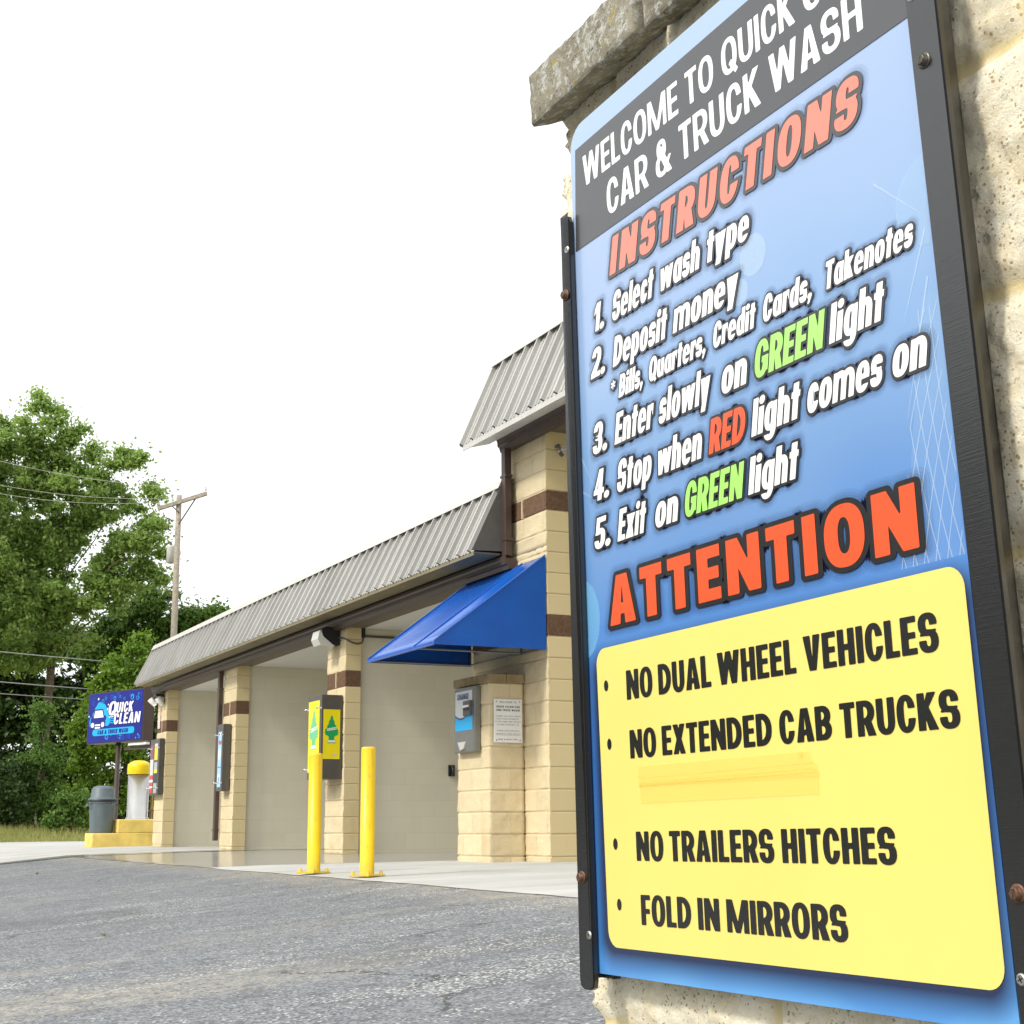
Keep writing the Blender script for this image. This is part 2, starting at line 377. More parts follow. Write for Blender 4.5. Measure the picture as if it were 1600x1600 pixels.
def lichen():
    t = NT('lichened_cap_stone'); p = t.pos()
    c = t.mix(t.ramp(t.noise(14, 7, 0.7, vec=p), 0.3, 0.7), (0.19, 0.17, 0.12), (0.40, 0.37, 0.28))
    c = t.mix(t.ramp(t.noise(75, 7, 0.78, vec=p), 0.51, 0.60), c, (0.54, 0.54, 0.49))
    c = t.mix(t.ramp(t.noise(85, 4, 0.7, vec=t.pos((1, 1.2, 1))), 0.60, 0.68), c, (0.085, 0.08, 0.07))
    c = t.mix(t.math('MULTIPLY', t.ramp(t.noise(34, 4, 0.6, vec=t.pos((1.3, 1, 1))), 0.62, 0.70), 0.8), c, (0.46, 0.34, 0.06))
    t.base(c, 0.95, 0, 0.2); t.bump(t.noise(75, 8, 0.72, vec=p), 0.9, 0.008); return t.m
M['lichen'] = lichen()
M['cap_block'] = plain('stained_cap_block', (0.30, 0.225, 0.115), 0.9, var=0.35, sc=6, bump=0.5, bsc=50)

# ------------------------------------------------------------------ lettering (heavy condensed sans built as distance fields)
class G:
    """a glyph is a signed-distance function on points; cap height 1"""
def _poly_sdf(P, X, Y):
    P = np.asarray(P, float); n = len(P)
    d = np.full(X.shape, 1e9); s = np.ones(X.shape)
    for i in range(n):
        ax, ay = P[i]; bx, by = P[i - 1]
        ex, ey = bx - ax, by - ay; wx, wy = X - ax, Y - ay
        tt = np.clip((wx * ex + wy * ey) / (ex * ex + ey * ey + 1e-12), 0, 1)
        d = np.minimum(d, (wx - ex * tt) ** 2 + (wy - ey * tt) ** 2)
        c1 = Y >= ay; c2 = Y < by; c3 = ex * wy > ey * wx
        flip = (c1 & c2 & c3) | (~c1 & ~c2 & ~c3); s = np.where(flip, -s, s)
    return s * np.sqrt(d)
def gP(pts): return lambda X, Y: _poly_sdf(pts, X, Y)
def gR(x0, y0, x1, y1): return gP([(x0, y0), (x1, y0), (x1, y1), (x0, y1)])
def gE(x0, y0, x1, y1, e=2.35, n=44):
    cx, cy, rx, ry = (x0 + x1) / 2, (y0 + y1) / 2, (x1 - x0) / 2, (y1 - y0) / 2
    f = lambda v: math.copysign(abs(v) ** (2 / e), v)
    return gP([(cx + rx * f(math.cos(a)), cy + ry * f(math.sin(a))) for a in (2 * math.pi * k / n for k in range(n))])
def gH(x0, y0, x1, y1, r, n=9, e=2.2):      # right side rounded
    ry = (y1 - y0) / 2; cx = x1 - r; cy = (y0 + y1) / 2; f = lambda v: abs(v) ** (2 / e)
    top = [(cx + r * f(math.cos(a)), cy + ry * f(math.sin(a))) for a in (math.pi / 2 * k / n for k in range(n + 1))]
    return gP([(x0, y0)] + [(x, 2 * cy - y) for x, y in reversed(top)] + top[1:] + [(x0, y1)])
def U(*f): return lambda X, Y: np.minimum.reduce([g(X, Y) for g in f])
def Dd(a, *b): return lambda X, Y: np.maximum.reduce([a(X, Y)] + [-g(X, Y) for g in b])
def I_(*f): return lambda X, Y: np.maximum.reduce([g(X, Y) for g in f])
def ring(x0, y0, x1, y1, S, B, e=2.35): return Dd(gE(x0, y0, x1, y1, e), gE(x0 + S, y0 + B, x1 - S, y1 - B, e))
def diag(x0, y0, x1, y1, t): return gP([(x0, y0), (x0 + t, y0), (x1 + t, y1), (x1, y1)])

def glyph(ch, S, B, W):
    """-> (sdf, advance)"""
    o = 0.015; X_ = 0.74; D_ = -0.24
    T = S * 1.06
    w = {'M': .86, 'W': .92, 'I': S / W if W else S, 'E': .46, 'F': .44, 'L': .43, 'm': .84, 'w': .80, 'i': S / W, 'l': S / W, '1': .36, '.': S / W, ',': S / W,
         't': .36, 'r': .37, 's': .44, 'T': .50, 'A': .62, 'O': .62, 'Q': .62, 'N': .62, 'c': .44, '&': .66, '*': .36, 'V': .60, 'G': .60, 'C': .56, 'D': .60, 'f': .36, '-': .3, '!': S / W, ':': S / W}.get(ch, .56 if (ch.isupper() or ch.isdigit()) else .52) * W
    big = lambda *a: gR(*a)
    if ch == 'A': g = U(Dd(gP([(0, 0), (w / 2 - T * .56, 1), (w / 2 + T * .56, 1), (w, 0)]), gP([(T * 1.02, -.2), (w - T * 1.02, -.2), (w / 2, .80)])), gR(w * .25, .2, w * .75, .2 + B))
    elif ch == 'B': g = Dd(U(gH(0, .5 - B / 2, w * .96, 1, w * .5), gH(0, 0, w, .5 + B / 2, w * .5)), gH(S, .5 + B / 2, w * .96 - S, 1 - B, w * .22), gH(S, B, w - S, .5 - B / 2, w * .22))
    elif ch in 'CG':
        g = Dd(ring(0, -o, w, 1 + o, S, B), gR(w * .52, .37, w + .2, .64))
        if ch == 'G': g = U(g, gR(w * .52, .37, w, .37 + B), gR(w - S, .12, w, .5), )
    elif ch == 'D': g = Dd(gH(0, 0, w, 1, w * .66), gH(S, B, w - S, 1 - B, w * .40))
    elif ch == 'E': g = U(gR(0, 0, S, 1), gR(0, 0, w, B), gR(0, 1 - B, w, 1), gR(0, .5 - B / 2, w * .93, .5 + B / 2))
    elif ch == 'F': g = U(gR(0, 0, S, 1), gR(0, 1 - B, w, 1), gR(0, .46 - B / 2, w * .93, .46 + B / 2))
    elif ch == 'H': g = U(gR(0, 0, S, 1), gR(w - S, 0, w, 1), gR(0, .5 - B / 2, w, .5 + B / 2))
    elif ch == 'I': g = gR(0, 0, w, 1)
    elif ch == 'K': g = U(gR(0, 0, S, 1), gP([(S * .8, .36), (w, 1), (w - T * 1.15, 1), (S * .8, .62)]), gP([(S * .8, .5), (S * 1.2, .78), (w * 1.03, 0), (w * 1.03 - T * 1.2, 0)]))
    elif ch == 'L': g = U(gR(0, 0, S, 1), gR(0, 0, w, B))
    elif ch == 'M': g = U(gR(0, 0, S * .92, 1), gR(w - S * .92, 0, w, 1), gP([(0, 1), (S * 1.1, 1), (w / 2 + S * .42, 0), (w / 2 - S * .42, 0)]), gP([(w, 1), (w - S * 1.1, 1), (w / 2 - S * .42, 0), (w / 2 + S * .42, 0)]))
    elif ch == 'N': g = U(gR(0, 0, S, 1), gR(w - S, 0, w, 1), gP([(0, 1), (S * 1.02, 1), (w, 0), (w - S * 1.02, 0)]))
    elif ch in 'OQ':
        g = ring(0, -o, w, 1 + o, S, B)
        if ch == 'Q': g = U(g, gP([(w * .45, .26), (w * .62, .36), (w * 1.02, 0), (w * .84, -.10)]))
    elif ch in 'PR':
        g = Dd(U(gR(0, 0, S, 1), gH(0, .42 - B / 2, w, 1, w * .55)), gH(S, .42 + B / 2, w - S, 1 - B, w * .25))
        if ch == 'R': g = U(g, gP([(w * .36, .46), (w * .36 + T, .46), (w * 1.04, 0), (w * 1.04 - T * 1.1, 0)]))
    elif ch == 'S': g = U(Dd(ring(0, .5 - B / 2, w * .97, 1 + o, S, B), gR(w * .48, .5 + B / 2 - .01, w + .2, .69)), Dd(ring(0, -o, w, .5 + B / 2, S, B), gR(-.2, .31, w * .5, .5 - B / 2 + .01)))
    elif ch == 'T': g = U(gR(w / 2 - S / 2, 0, w / 2 + S / 2, 1), gR(0, 1 - B * 1.05, w, 1))
    elif ch == 'U': g = U(I_(ring(0, -o, w, .8, S, B), gR(-1, -1, 2, .4)), gR(0, .38, S, 1), gR(w - S, .38, w, 1))
    elif ch == 'V': g = Dd(gP([(0, 1), (w, 1), (w / 2 + T * .52, 0), (w / 2 - T * .52, 0)]), gP([(T * 1.03, 1.2), (w - T * 1.03, 1.2), (w / 2, .26)]))
    elif ch == 'W': a = w * .27; g = U(gP([(0, 1), (T, 1), (a + T * .48, 0), (a - T * .48, 0)]), gP([(w / 2 - T * .45, 1), (w / 2 + T * .45, 1), (a + T * .48, 0), (a - T * .48, 0)]), gP([(w / 2 - T * .45, 1), (w / 2 + T * .45, 1), (w - a + T * .48, 0), (w - a - T * .48, 0)]), gP([(w, 1), (w - T, 1), (w - a - T * .48, 0), (w - a + T * .48, 0)]))
    elif ch == 'X': g = U(gP([(0, 1), (T * 1.0, 1), (w, 0), (w - T * 1.0, 0)]), gP([(w, 1), (w - T * 1.0, 1), (0, 0), (T * 1.0, 0)]))
    elif ch == 'Y': g = U(gP([(0, 1), (T, 1), (w / 2 + S / 2, .42), (w / 2 - S / 2, .42)]), gP([(w, 1), (w - T, 1), (w / 2 - S / 2, .42), (w / 2 + S / 2, .42)]), gR(w / 2 - S / 2, 0, w / 2 + S / 2, .5))
    elif ch == 'J': g = U(I_(ring(0, -o, w, .7, S, B), gR(-1, -1, 2, .33)), gR(w - S, .3, w, 1))
    elif ch in 'adbpqg':
        b = ring(0, -o, w, X_ + o, S * .95, B * .92)
        st = {'a': gR(w - S, 0, w, X_), 'd': gR(w - S, 0, w, 1.02), 'b': gR(0, 0, S, 1.02), 'p': gR(0, D_, S, X_), 'q': gR(w - S, D_, w, X_), 'g': gR(w - S, -.05, w, X_)}[ch]
        g = U(b, st)
        if ch == 'g': g = U(g, Dd(I_(ring(0, D_ - .03, w, .42, S * .95, B * .9), gR(-1, -1, 2, .0)), gR(-.2, -.1, w * .5, .2)))
    elif ch == 'c': g = Dd(ring(0, -o, w * 1.05, X_ + o, S * .95, B * .92), gR(w * .62, .26, w + .3, .50))
    elif ch == 'e': g = Dd(U(ring(0, -o, w, X_ + o, S * .95, B * .85), gR(S * .5, .31, w - S * .3, .31 + B * .75)), gR(w * .56, .17, w + .2, .31))
    elif ch in 'nhmru':
        if ch == 'm':
            a = (w + S * .9) / 2
            arch = lambda x0, x1: U(I_(ring(x0, X_ - .66, x1, X_ + o, S * .9, B), gR(-1, X_ - .33, 3, 2)), gR(x1 - S * .9, 0, x1, X_ - .3))
            g = U(gR(0, 0, S * .9, X_), arch(0, a), arch(a - S * .9, w))
        elif ch == 'r': g = U(gR(0, 0, S, X_), I_(ring(0, X_ - .66, w * 1.5, X_ + o, S, B * 1.15), gR(-1, X_ - .33, w, 2)))
        elif ch == 'u': g = U(I_(ring(0, -o, w, .66, S, B), gR(-1, -1, 2, .33)), gR(0, .3, S, X_), gR(w - S, 0, w, X_))
        else: g = U(gR(0, 0, S, X_ if ch == 'n' else 1.02), I_(ring(0, X_ - .66, w, X_ + o, S, B), gR(-1, X_ - .33, 2, 2)), gR(w - S, 0, w, X_ - .3))
    elif ch == 'i': g = U(gR(0, 0, S, X_), gE(-.01, .80, S + .01, 1.04, 2))
    elif ch == 'l': g = gR(0, 0, S, 1.02)
    elif ch == 'k': g = U(gR(0, 0, S, 1.02), gP([(S * .8, .27), (w, X_), (w - T * 1.1, X_), (S * .8, .50)]), gP([(S * .9, .36), (S * 1.3, .56), (w * 1.03, 0), (w * 1.03 - T * 1.15, 0)]))
    elif ch == 'o': g = ring(0, -o, w, X_ + o, S * .95, B * .92)
    elif ch == 's':
        h = X_ / 2; b = B * .86
        g = U(Dd(ring(0, h - b / 2, w * .97, X_ + o, S * .9, b), gR(w * .48, h + b / 2 - .01, w + .2, X_ * .70)), Dd(ring(0, -o, w, h + b / 2, S * .9, b), gR(-.2, X_ * .30, w * .5, h - b / 2 + .01)))
    elif ch == 't': g = U(gR(w * .5 - S / 2, 0, w * .5 + S / 2, .96), gR(0, X_ - B * .95, w, X_))
    elif ch == 'f': g = U(gR(w * .3, 0, w * .3 + S, .9), gR(0, X_ - B * .95, w, X_), gR(w * .3, .85, w * 1.1, 1.02))
    elif ch == 'w': a = w * .27; t = T * .9; g = U(gP([(0, X_), (t, X_), (a + t * .48, 0), (a - t * .48, 0)]), gP([(w / 2 - t * .45, X_), (w / 2 + t * .45, X_), (a + t * .48, 0), (a - t * .48, 0)]), gP([(w / 2 - t * .45, X_), (w / 2 + t * .45, X_), (w - a + t * .48, 0), (w - a - t * .48, 0)]), gP([(w, X_), (w - t, X_), (w - a - t * .48, 0), (w - a + t * .48, 0)]))
    elif ch == 'x': g = U(gP([(0, X_), (T * 1.1, X_), (w, 0), (w - T * 1.1, 0)]), gP([(w, X_), (w - T * 1.1, X_), (0, 0), (T * 1.1, 0)]))
    elif ch in 'yv':
        g = Dd(gP([(0, X_), (w, X_), (w / 2 + T * .5, 0), (w / 2 - T * .5, 0)]), gP([(T * 1.03, X_ + .2), (w - T * 1.03, X_ + .2), (w / 2, .22)]))
        if ch == 'y': g = U(g, gP([(w, X_), (w - T * 1.03, X_), (w * .18, D_), (w * .18 + T * 1.03, D_)]))
    elif ch == '1': g = U(gR(w - S, 0, w, 1), gP([(0, .78), (0, .58), (w - S * .5, .80), (w - S * .5, 1), (w - S, 1)]))
    elif ch == '2': g = U(Dd(ring(0, .38, w, 1 + o, S, B), gR(-.2, .2, w * .5, .70), gR(-.2, .2, w * .62, .56)), gP([(w * .02, B), (w * .02 + T * 1.4, B), (w * .99, .60), (w * .99 - S * 1.05, .60)]), gR(0, 0, w, B), gP([(0, 0), (0, B), (w * .4, B + .1), (w * .4, 0)]))
    elif ch in '3': g = U(Dd(ring(0, .5 - B / 2, w * .96, 1 + o, S, B), gR(-.2, .48, w * .48, .72)), Dd(ring(0, -o, w, .5 + B / 2, S, B), gR(-.2, .27, w * .48, .55)))
    elif ch == '4': g = U(gR(w * .62 - S / 2, 0, w * .62 + S / 2, 1), gR(0, .2, w, .2 + B), Dd(gP([(0, .2), (w * .62 - S / 2, 1), (w * .62, 1), (w * .62, .2)]), gP([(w * .62 - S / 2, .2 + B), (w * .62 - S / 2, .78), (S * .8, .2 + B)])))
    elif ch == '5': g = U(gR(w * .1, 1 - B, w * .95, 1), gR(w * .08, .45, w * .08 + S * .8, 1), Dd(ring(0, -o, w, .64, S, B), gR(-.2, .26, w * .45, .44)))
    elif ch in '6890':
        g = {'0': ring(0, -o, w, 1 + o, S, B), '8': U(ring(w * .04, .5 - B / 2, w * .96, 1 + o, S, B), ring(0, -o, w, .5 + B / 2, S, B)),
             '6': U(ring(0, -o, w, .62, S, B), Dd(ring(0, -o, w, 1 + o, S, B), gR(w * .5, .3, w + .2, .72), gR(w * .5, -.2, w + .2, .3))), '9': U(ring(0, .38, w, 1 + o, S, B), Dd(ring(0, -o, w, 1 + o, S, B), gR(-.2, .28, w * .5, .7), gR(-.2, .7, w * .5, 1.3)))}[ch]
    elif ch == '7': g = U(gR(0, 1 - B, w, 1), gP([(w * .15, 0), (w * .15 + T, 0), (w, 1), (w - T, 1)]))
    elif ch == '.': g = gE(-.02, -o, S + .03, S * .98, 2)
    elif ch == ',': g = U(gE(-.02, 0, S, S * .9, 2), gP([(S * .3, .1), (S, .1), (S * .45, -.17), (S * .0, -.17)]))
    elif ch == '*': g = U(*[gP([(w / 2 + .2 * math.cos(a) - .045 * math.sin(a), .72 + .2 * math.sin(a) + .045 * math.cos(a)), (w / 2 - .2 * math.cos(a) - .03 * math.sin(a), .72 - .2 * math.sin(a) + .03 * math.cos(a)), (w / 2 - .2 * math.cos(a) + .03 * math.sin(a), .72 - .2 * math.sin(a) - .03 * math.cos(a)), (w / 2 + .2 * math.cos(a) + .045 * math.sin(a), .72 + .2 * math.sin(a) - .045 * math.cos(a))]) for a in (rad(90), rad(30), rad(150))])
    elif ch == '&': g = U(ring(w * .10, .47, w * .70, 1 + o, S * .85, B * .85), Dd(ring(0, -o, w * .80, .60, S * .95, B * .9), gR(w * .45, .34, w, .7)), gP([(w * .12, .78), (w * .12 + T, .84), (w * 1.02, 0), (w * 1.02 - T * 1.2, 0)]), gP([(w * .68, .10), (w * .62, .22), (w * .82, .46), (w * 1.0, .46)]))
    elif ch == '!': g = U(gR(0, .3, S, 1), gR(0, 0, S, .18))
    elif ch == ':': g = U(gR(0, 0, S, .18), gR(0, .5, S, .68))
    elif ch == '-': g = gR(0, .38, w, .38 + B)
    else: g = gR(0, 0, S, .1)
    return g, w

_cache = {}
def field(ch, S, B, W, res, pad):
    k = (ch, S, B, W, res, pad)
    if k not in _cache:
        g, w_ = glyph(ch, S, B, W); h = 1.0 / res
        xs = np.arange(-pad - .1, w_ + pad + .12, h); ys = np.arange(-.3 - pad, 1.06 + pad, h)
        Xg, Yg = np.meshgrid(xs, ys); _cache[k] = (g(Xg + 1e-5, Yg + 1.3e-5), xs, ys, w_)
    return _cache[k]
def contour(F, xs, ys, lev):
    """marching squares -> verts, faces of the region F<lev"""
    V = []; Fc = []
    A = F - lev; A = np.where(np.abs(A) < 1e-7, 1e-7, A); ins = A < 0
    ny, nx = A.shape
    c = ins[:-1, :-1].astype(int) + ins[:-1, 1:] + ins[1:, :-1] + ins[1:, 1:]
    for j in range(ny - 1):
        row = c[j]
        if not row.any(): continue
        i = 0
        while i < nx - 1:
            if row[i] == 4:
                i0 = i
                while i < nx - 1 and row[i] == 4: i += 1
                k = len(V); V += [(xs[i0], ys[j]), (xs[i], ys[j]), (xs[i], ys[j + 1]), (xs[i0], ys[j + 1])]; Fc.append((k, k + 1, k + 2, k + 3)); continue
            if row[i] > 0:
                q = [(i, j), (i + 1, j), (i + 1, j + 1), (i, j + 1)]; P = []
                for a in range(4):
                    (ia, ja), (ib, jb) = q[a], q[(a + 1) % 4]; va, vb = A[ja, ia], A[jb, ib]
                    if va < 0: P.append((xs[ia], ys[ja]))
                    if (va < 0) != (vb < 0):
                        t = va / (va - vb); P.append((xs[ia] + (xs[ib] - xs[ia]) * t, ys[ja] + (ys[jb] - ys[ja]) * t))
                if len(P) > 2:
                    k = len(V); V += P; Fc.append(tuple(range(k, k + len(P))))
            i += 1
    return V, Fc
_cc = {}
class Txt:
    """collects letters as flat sheets in a local plane; several layers, one mesh"""
    def __init__(s): s.V = []; s.F = []; s.mi = []
    def line(s, text, x0, x1, y, cap, layers, S=.21, B=.165, W=1.0, shear=0.0, gap=.06, space=.25, res=40, tilt=0.0):
        """layers: (offset in cap heights, height above plane, material index)"""
        if W is None:                                # letter width that fills the line without stretching its stems
            def nat(Wt):
                x = 0
                for ch in text: x += space if ch == ' ' else glyph(ch, S, B, Wt)[1] + gap
                return x - gap
            a, b = nat(.8), nat(1.2); W = .8 + ((x1 - x0) / cap - a) / max(1e-6, b - a) * .4; W = max(.72, min(1.7, round(W, 3)))
        adv = []; x = 0
        for ch in text:
            if ch == ' ': adv.append((None, x)); x += space; continue
            _, w_ = glyph(ch, S, B, W); adv.append((ch, x)); x += w_ + gap
        tot = x - gap; sx = (x1 - x0) / (tot * cap)
        for off, z, mi in layers:
            for n_, (ch, xo) in enumerate(adv):
                if ch is None: continue
                r_ = res if off < .12 else max(14, res // 2)
                key = (ch, S, B, W, r_, round(off, 4), round(sx, 4))
                if key not in _cc:
                    F, xs, ys, w_ = field(ch, S, B, W, r_, 0.04 + max(off, 0) * 1.3)
                    _cc[key] = contour(F, xs, ys, off)
                V, Fc = _cc[key]; k = len(s.V); zz = z + (n_ % 2) * 0.00006
                for vx, vy in V:
                    X_ = (xo + vx) * cap * sx; Y_ = vy * cap
                    s.V.append((x0 + X_ + shear * Y_, y + Y_ + tilt * X_, zz))
                s.F += [tuple(k + i for i in f) for f in Fc]; s.mi += [mi] * len(Fc)
    def shape(s, sdf, bounds, h, z, mi, lev=0.0):
        xs = np.arange(bounds[0], bounds[2] + h, h); ys = np.arange(bounds[1], bounds[3] + h, h); Xg, Yg = np.meshgrid(xs, ys)
        V, Fc = contour(sdf(Xg + 1e-6, Yg + 1.3e-6), xs, ys, lev); k = len(s.V)
        s.V += [(a, b, z) for a, b in V]; s.F += [tuple(k + i for i in f) for f in Fc]; s.mi += [mi] * len(Fc)
    def quad(s, pts, z, mi):
        k = len(s.V); s.V += [(a, b, z) for a, b in pts]; s.F.append(tuple(range(k, k + len(pts)))); s.mi.append(mi)
    def build(s, name, mats, parent, M4=None):
        """M4: plane -> parent's local space"""
        me = bpy.data.meshes.new(name); V = np.array(s.V)
        if M4 is not None:
            A = np.array(M4); V = V @ A[:3, :3].T + A[:3, 3]
        me.from_pydata(V.tolist(), [], s.F); me.update()
        o = bpy.data.objects.new(name, me); COL.objects.link(o)
        for mt in mats: me.materials.append(mt)
        me.polygons.foreach_set('material_index', s.mi); o.parent = parent; return o

# ------------------------------------------------------------------ ground, road, apron
def fade(v): v = max(0.0, min(1.0, v)); return v * v * (3 - 2 * v)
def zg(x, y):
    z = -0.05 * max(0.0, min(1.0, (6.2 - x) / 2.2))
    d = max(0.0, 4.0 - x); d = d if d < 3.5 else 3.5 + 1.2 * (1 - math.exp(-(d - 3.5) / 1.2))
    return z - 0.088 * d * (1 - 0.9 * fade((y - 21) / 9))
def sheet(name, xs, ys, zf, mat, label=None, kind='structure', amp=0):
    V = []; F = []
    for x in xs:
        for y in ys: V.append((x, y, zf(x, y)))
    n = len(ys)
    for i in range(len(xs) - 1):
        for j in range(n - 1): F.append((i * n + j, (i + 1) * n + j, (i + 1) * n + j + 1, i * n + j + 1))
    o = np_obj(name, V, F, mat); o['kind'] = kind
    o.data.polygons.foreach_set('use_smooth', [True] * len(F)); return o
ar = lambda a, b, s: list(np.linspace(a, b, max(2, int(round((b - a) / s)) + 1)))
sheet('ground', [-1500, -300, -60, 60, 300, 1500], [-1500, -300, -60, 60, 300, 1500], lambda x, y: -0.55, M['soil'])
edge = lambda y: 3.94 + 0.05 * noise.noise(Vector((0, y * 0.7, 3))) + 0.02 * noise.noise(Vector((0, y * 4, 9)))
def apron_mesh():
    ys = ar(4, 21.55, 0.15); xs_n = 10; V = []; F = []
    for y in ys:
        e = edge(y)
        for k in range(xs_n + 1):
            x = e + (17 - e) * (k / xs_n) ** 2.2; V.append((x, y, zg(x, y) + 0.004))
    n = xs_n + 1
    for j in range(len(ys) - 1):
        for k in range(xs_n): F.append((j * n + k, j * n + k + 1, (j + 1) * n + k + 1, (j + 1) * n + k))
    o = np_obj('concrete_apron', V, F, M['concrete']); o['kind'] = 'structure'
apron_mesh()
sheet('concrete_drive', ar(-9, 17, 1.0), ar(21.55, 42.3, 1.0), lambda x, y: zg(x, y) + 0.008, M['concrete'])
sheet('asphalt_lot', ar(-16, 5.2, 0.4), ar(-16, 21.9, 0.5), lambda x, y: zg(x, y) - (0 if x < 4.1 else 0.01), M['asphalt'])
vz = lambda x, y: -0.04 + 0.42 * fade((y - 42) / 9) + 0.05 * noise.noise(Vector((x * .3, y * .3, 0))) * fade((y - 42) / 3)
sheet('grass_verge', ar(-160, 60, 2.0), ar(42, 60, 1.0) + [80, 140, 260], lambda x, y: vz(x, min(y, 70)), M['soil'])
def grass():
    N = 26000
    X = RNG.uniform(-14, 13, N); Y = 42.4 + RNG.beta(1.3, 1.6, N) * 8.5
    V = np.zeros((N, 3, 3)); 
    ang = RNG.uniform(0, 2 * np.pi, N); h = RNG.uniform(.06, .18, N) * (1 + .9 * RNG.random(N) * (Y > 45)); wd = RNG.uniform(.012, .03, N)
    Z = np.array([vz(a, b) for a, b in zip(X, Y)])
    dx, dy = np.cos(ang), np.sin(ang)
    V[:, 0] = np.stack([X - dx * wd, Y - dy * wd, Z - .01], 1); V[:, 1] = np.stack([X + dx * wd, Y + dy * wd, Z - .01], 1)
    ln = RNG.normal(0, .07, (N, 2)); V[:, 2] = np.stack([X + ln[:, 0], Y + ln[:, 1], Z + h], 1)
    o = np_obj('grass', V.reshape(-1, 3), np.arange(3 * N).reshape(-1, 3), M['grass']); o['kind'] = 'stuff'
    tag(o, 'rough pale green and straw coloured grass along the tree line', 'grass')
grass()

# ------------------------------------------------------------------ trees
def leaves(clumps, n, size, sig, up=0.35):
    """many small leaf faces gathered in clumps: clumps = array of (x,y,z,r)"""
    C = np.asarray(clumps); wgt = C[:, 3] ** 2; idx = RNG.choice(len(C), n, p=wgt / wgt.sum())
    u = RNG.normal(size=(n, 3)); u /= np.linalg.norm(u, axis=1)[:, None]
    r = C[idx, 3] * np.abs(RNG.normal(0, .62, n)) * np.where(RNG.random(n) < .12, 1.9, 1.0)
    P = C[idx, :3] + u * r[:, None] * np.array([1, 1, .72])
    nrm = RNG.normal(size=(n, 3)); nrm[:, 2] += up; nrm += u * .6; nrm /= np.linalg.norm(nrm, axis=1)[:, None]
    t = np.cross(nrm, RNG.normal(size=(n, 3))); t /= np.linalg.norm(t, axis=1)[:, None]; b = np.cross(nrm, t)
    s = size * RNG.uniform(.6, 1.35, n)[:, None]
    V = np.stack([P - t * s, P - b * s * .55 + nrm * s * .12, P + t * s, P + b * s * .55 + nrm * s * .12], 1).reshape(-1, 3)
    return V, np.arange(4 * n).reshape(-1, 4)
def subclumps(blobs, per, rs):
    out = []
    for (c, R) in blobs:
        k = max(4, int(per * R * R))
        for _ in range(k):
            u = Vector((random.gauss(0, 1), random.gauss(0, 1), random.gauss(0, 1))).normalized()
            p = Vector(c) + u * R * random.uniform(.25, 1.05) * (1 + .12 * random.gauss(0, 1))
            out.append((p.x, p.y, p.z, random.uniform(*rs)))
    return out
def tree(name, label, cat, base, blobs, lm, nleaf, size, per=5, rs=(.25, .6), trunk_r=.25, group=None, trunk_top=None, limbs=True):
    base = Vector(base); t = thing(name, base, label, cat, group)
    bm = bmesh.new()
    top = Vector(trunk_top) if trunk_top else max((Vector(c) for c, R in blobs), key=lambda v: v.z)
    path = []
    for k in range(7):
        f = k / 6; p = base.lerp(top, f); wv = .25 * math.sin(f * math.pi)
        path.append(p + Vector((noise.noise(Vector((f * 3, 1, base.x))) * wv * 2, noise.noise(Vector((f * 3, 7, base.y))) * wv * 2, 0)))
    tube(bm, path, [trunk_r * (1 - .85 * k / 6) + .02 for k in range(7)], 8)
    if limbs:
        for c, R in blobs[::4]:
            c = Vector(c); f = min(.98, max(.25, (c.z - base.z) / max(.1, top.z - base.z) * .72)); a = base.lerp(top, f)
            mid = a.lerp(c, .5) + Vector((random.gauss(0, .12), random.gauss(0, .12), random.uniform(-.02, .16))) * (c - a).length; r0 = trunk_r * (1 - .8 * f) * .36
            tube(bm, [a, mid, c], [r0, r0 * .6, r0 * .2], 6, cap=False)
            for _ in range(3):
                e = c + Vector((random.gauss(0, 1), random.gauss(0, 1), random.gauss(0, .7))).normalized() * R * .8
                tube(bm, [mid.lerp(c, .7), e], [r0 * .3, r0 * .06], 5, cap=False)
    obj('trunk', bm, M['bark'], t)
    V, F = leaves(subclumps(blobs, per, rs), nleaf, size, .3)
    np_obj('crown', V, F, M[lm], t); return t
px = lambda L, d, k=1.0: [(at(x, y, d + random.uniform(-1, 1) * r / 41 * .6), r / (FPX / d) * k) for x, y, r in L]
tall = [(62, 640, 30), (90, 655, 26), (112, 672, 14), (22, 700, 46), (100, 715, 42), (135, 700, 22), (60, 705, 34), (60, 760, 60), (120, 775, 50), (-15, 770, 70), (-60, 710, 66), (5, 665, 22), (165, 750, 26), (195, 708, 18), (212, 722, 16), (178, 735, 20), (180, 785, 30),
        (150, 810, 34), (215, 800, 24), (236, 770, 10), (35, 840, 70), (-40, 860, 90), (95, 825, 44), (190, 850, 38), (228, 850, 26), (245, 815, 16), (165, 890, 38), (205, 905, 34), (150, 930, 40), (60, 910, 56), (235, 893, 18), (255, 866, 9), (252, 905, 8),
        (10, 940, 70), (-60, 960, 90), (105, 960, 50), (60, 1000, 56), (122, 860, 20), (20, 1040, 50), (88, 870, 34), (120, 830, 26), (75, 850, 40), (140, 895, 26), (180, 925, 26), (85, 930, 44)]
tree('maple_tree', 'tallest tree, airy pale green crown rising behind the overhead wires', 'tree', at(64, 1288, 56), px(tall, 56), 'leaf_maple', 190000, .088, per=16, rs=(.2, .55), trunk_r=.22, trunk_top=at(95, 790, 56))
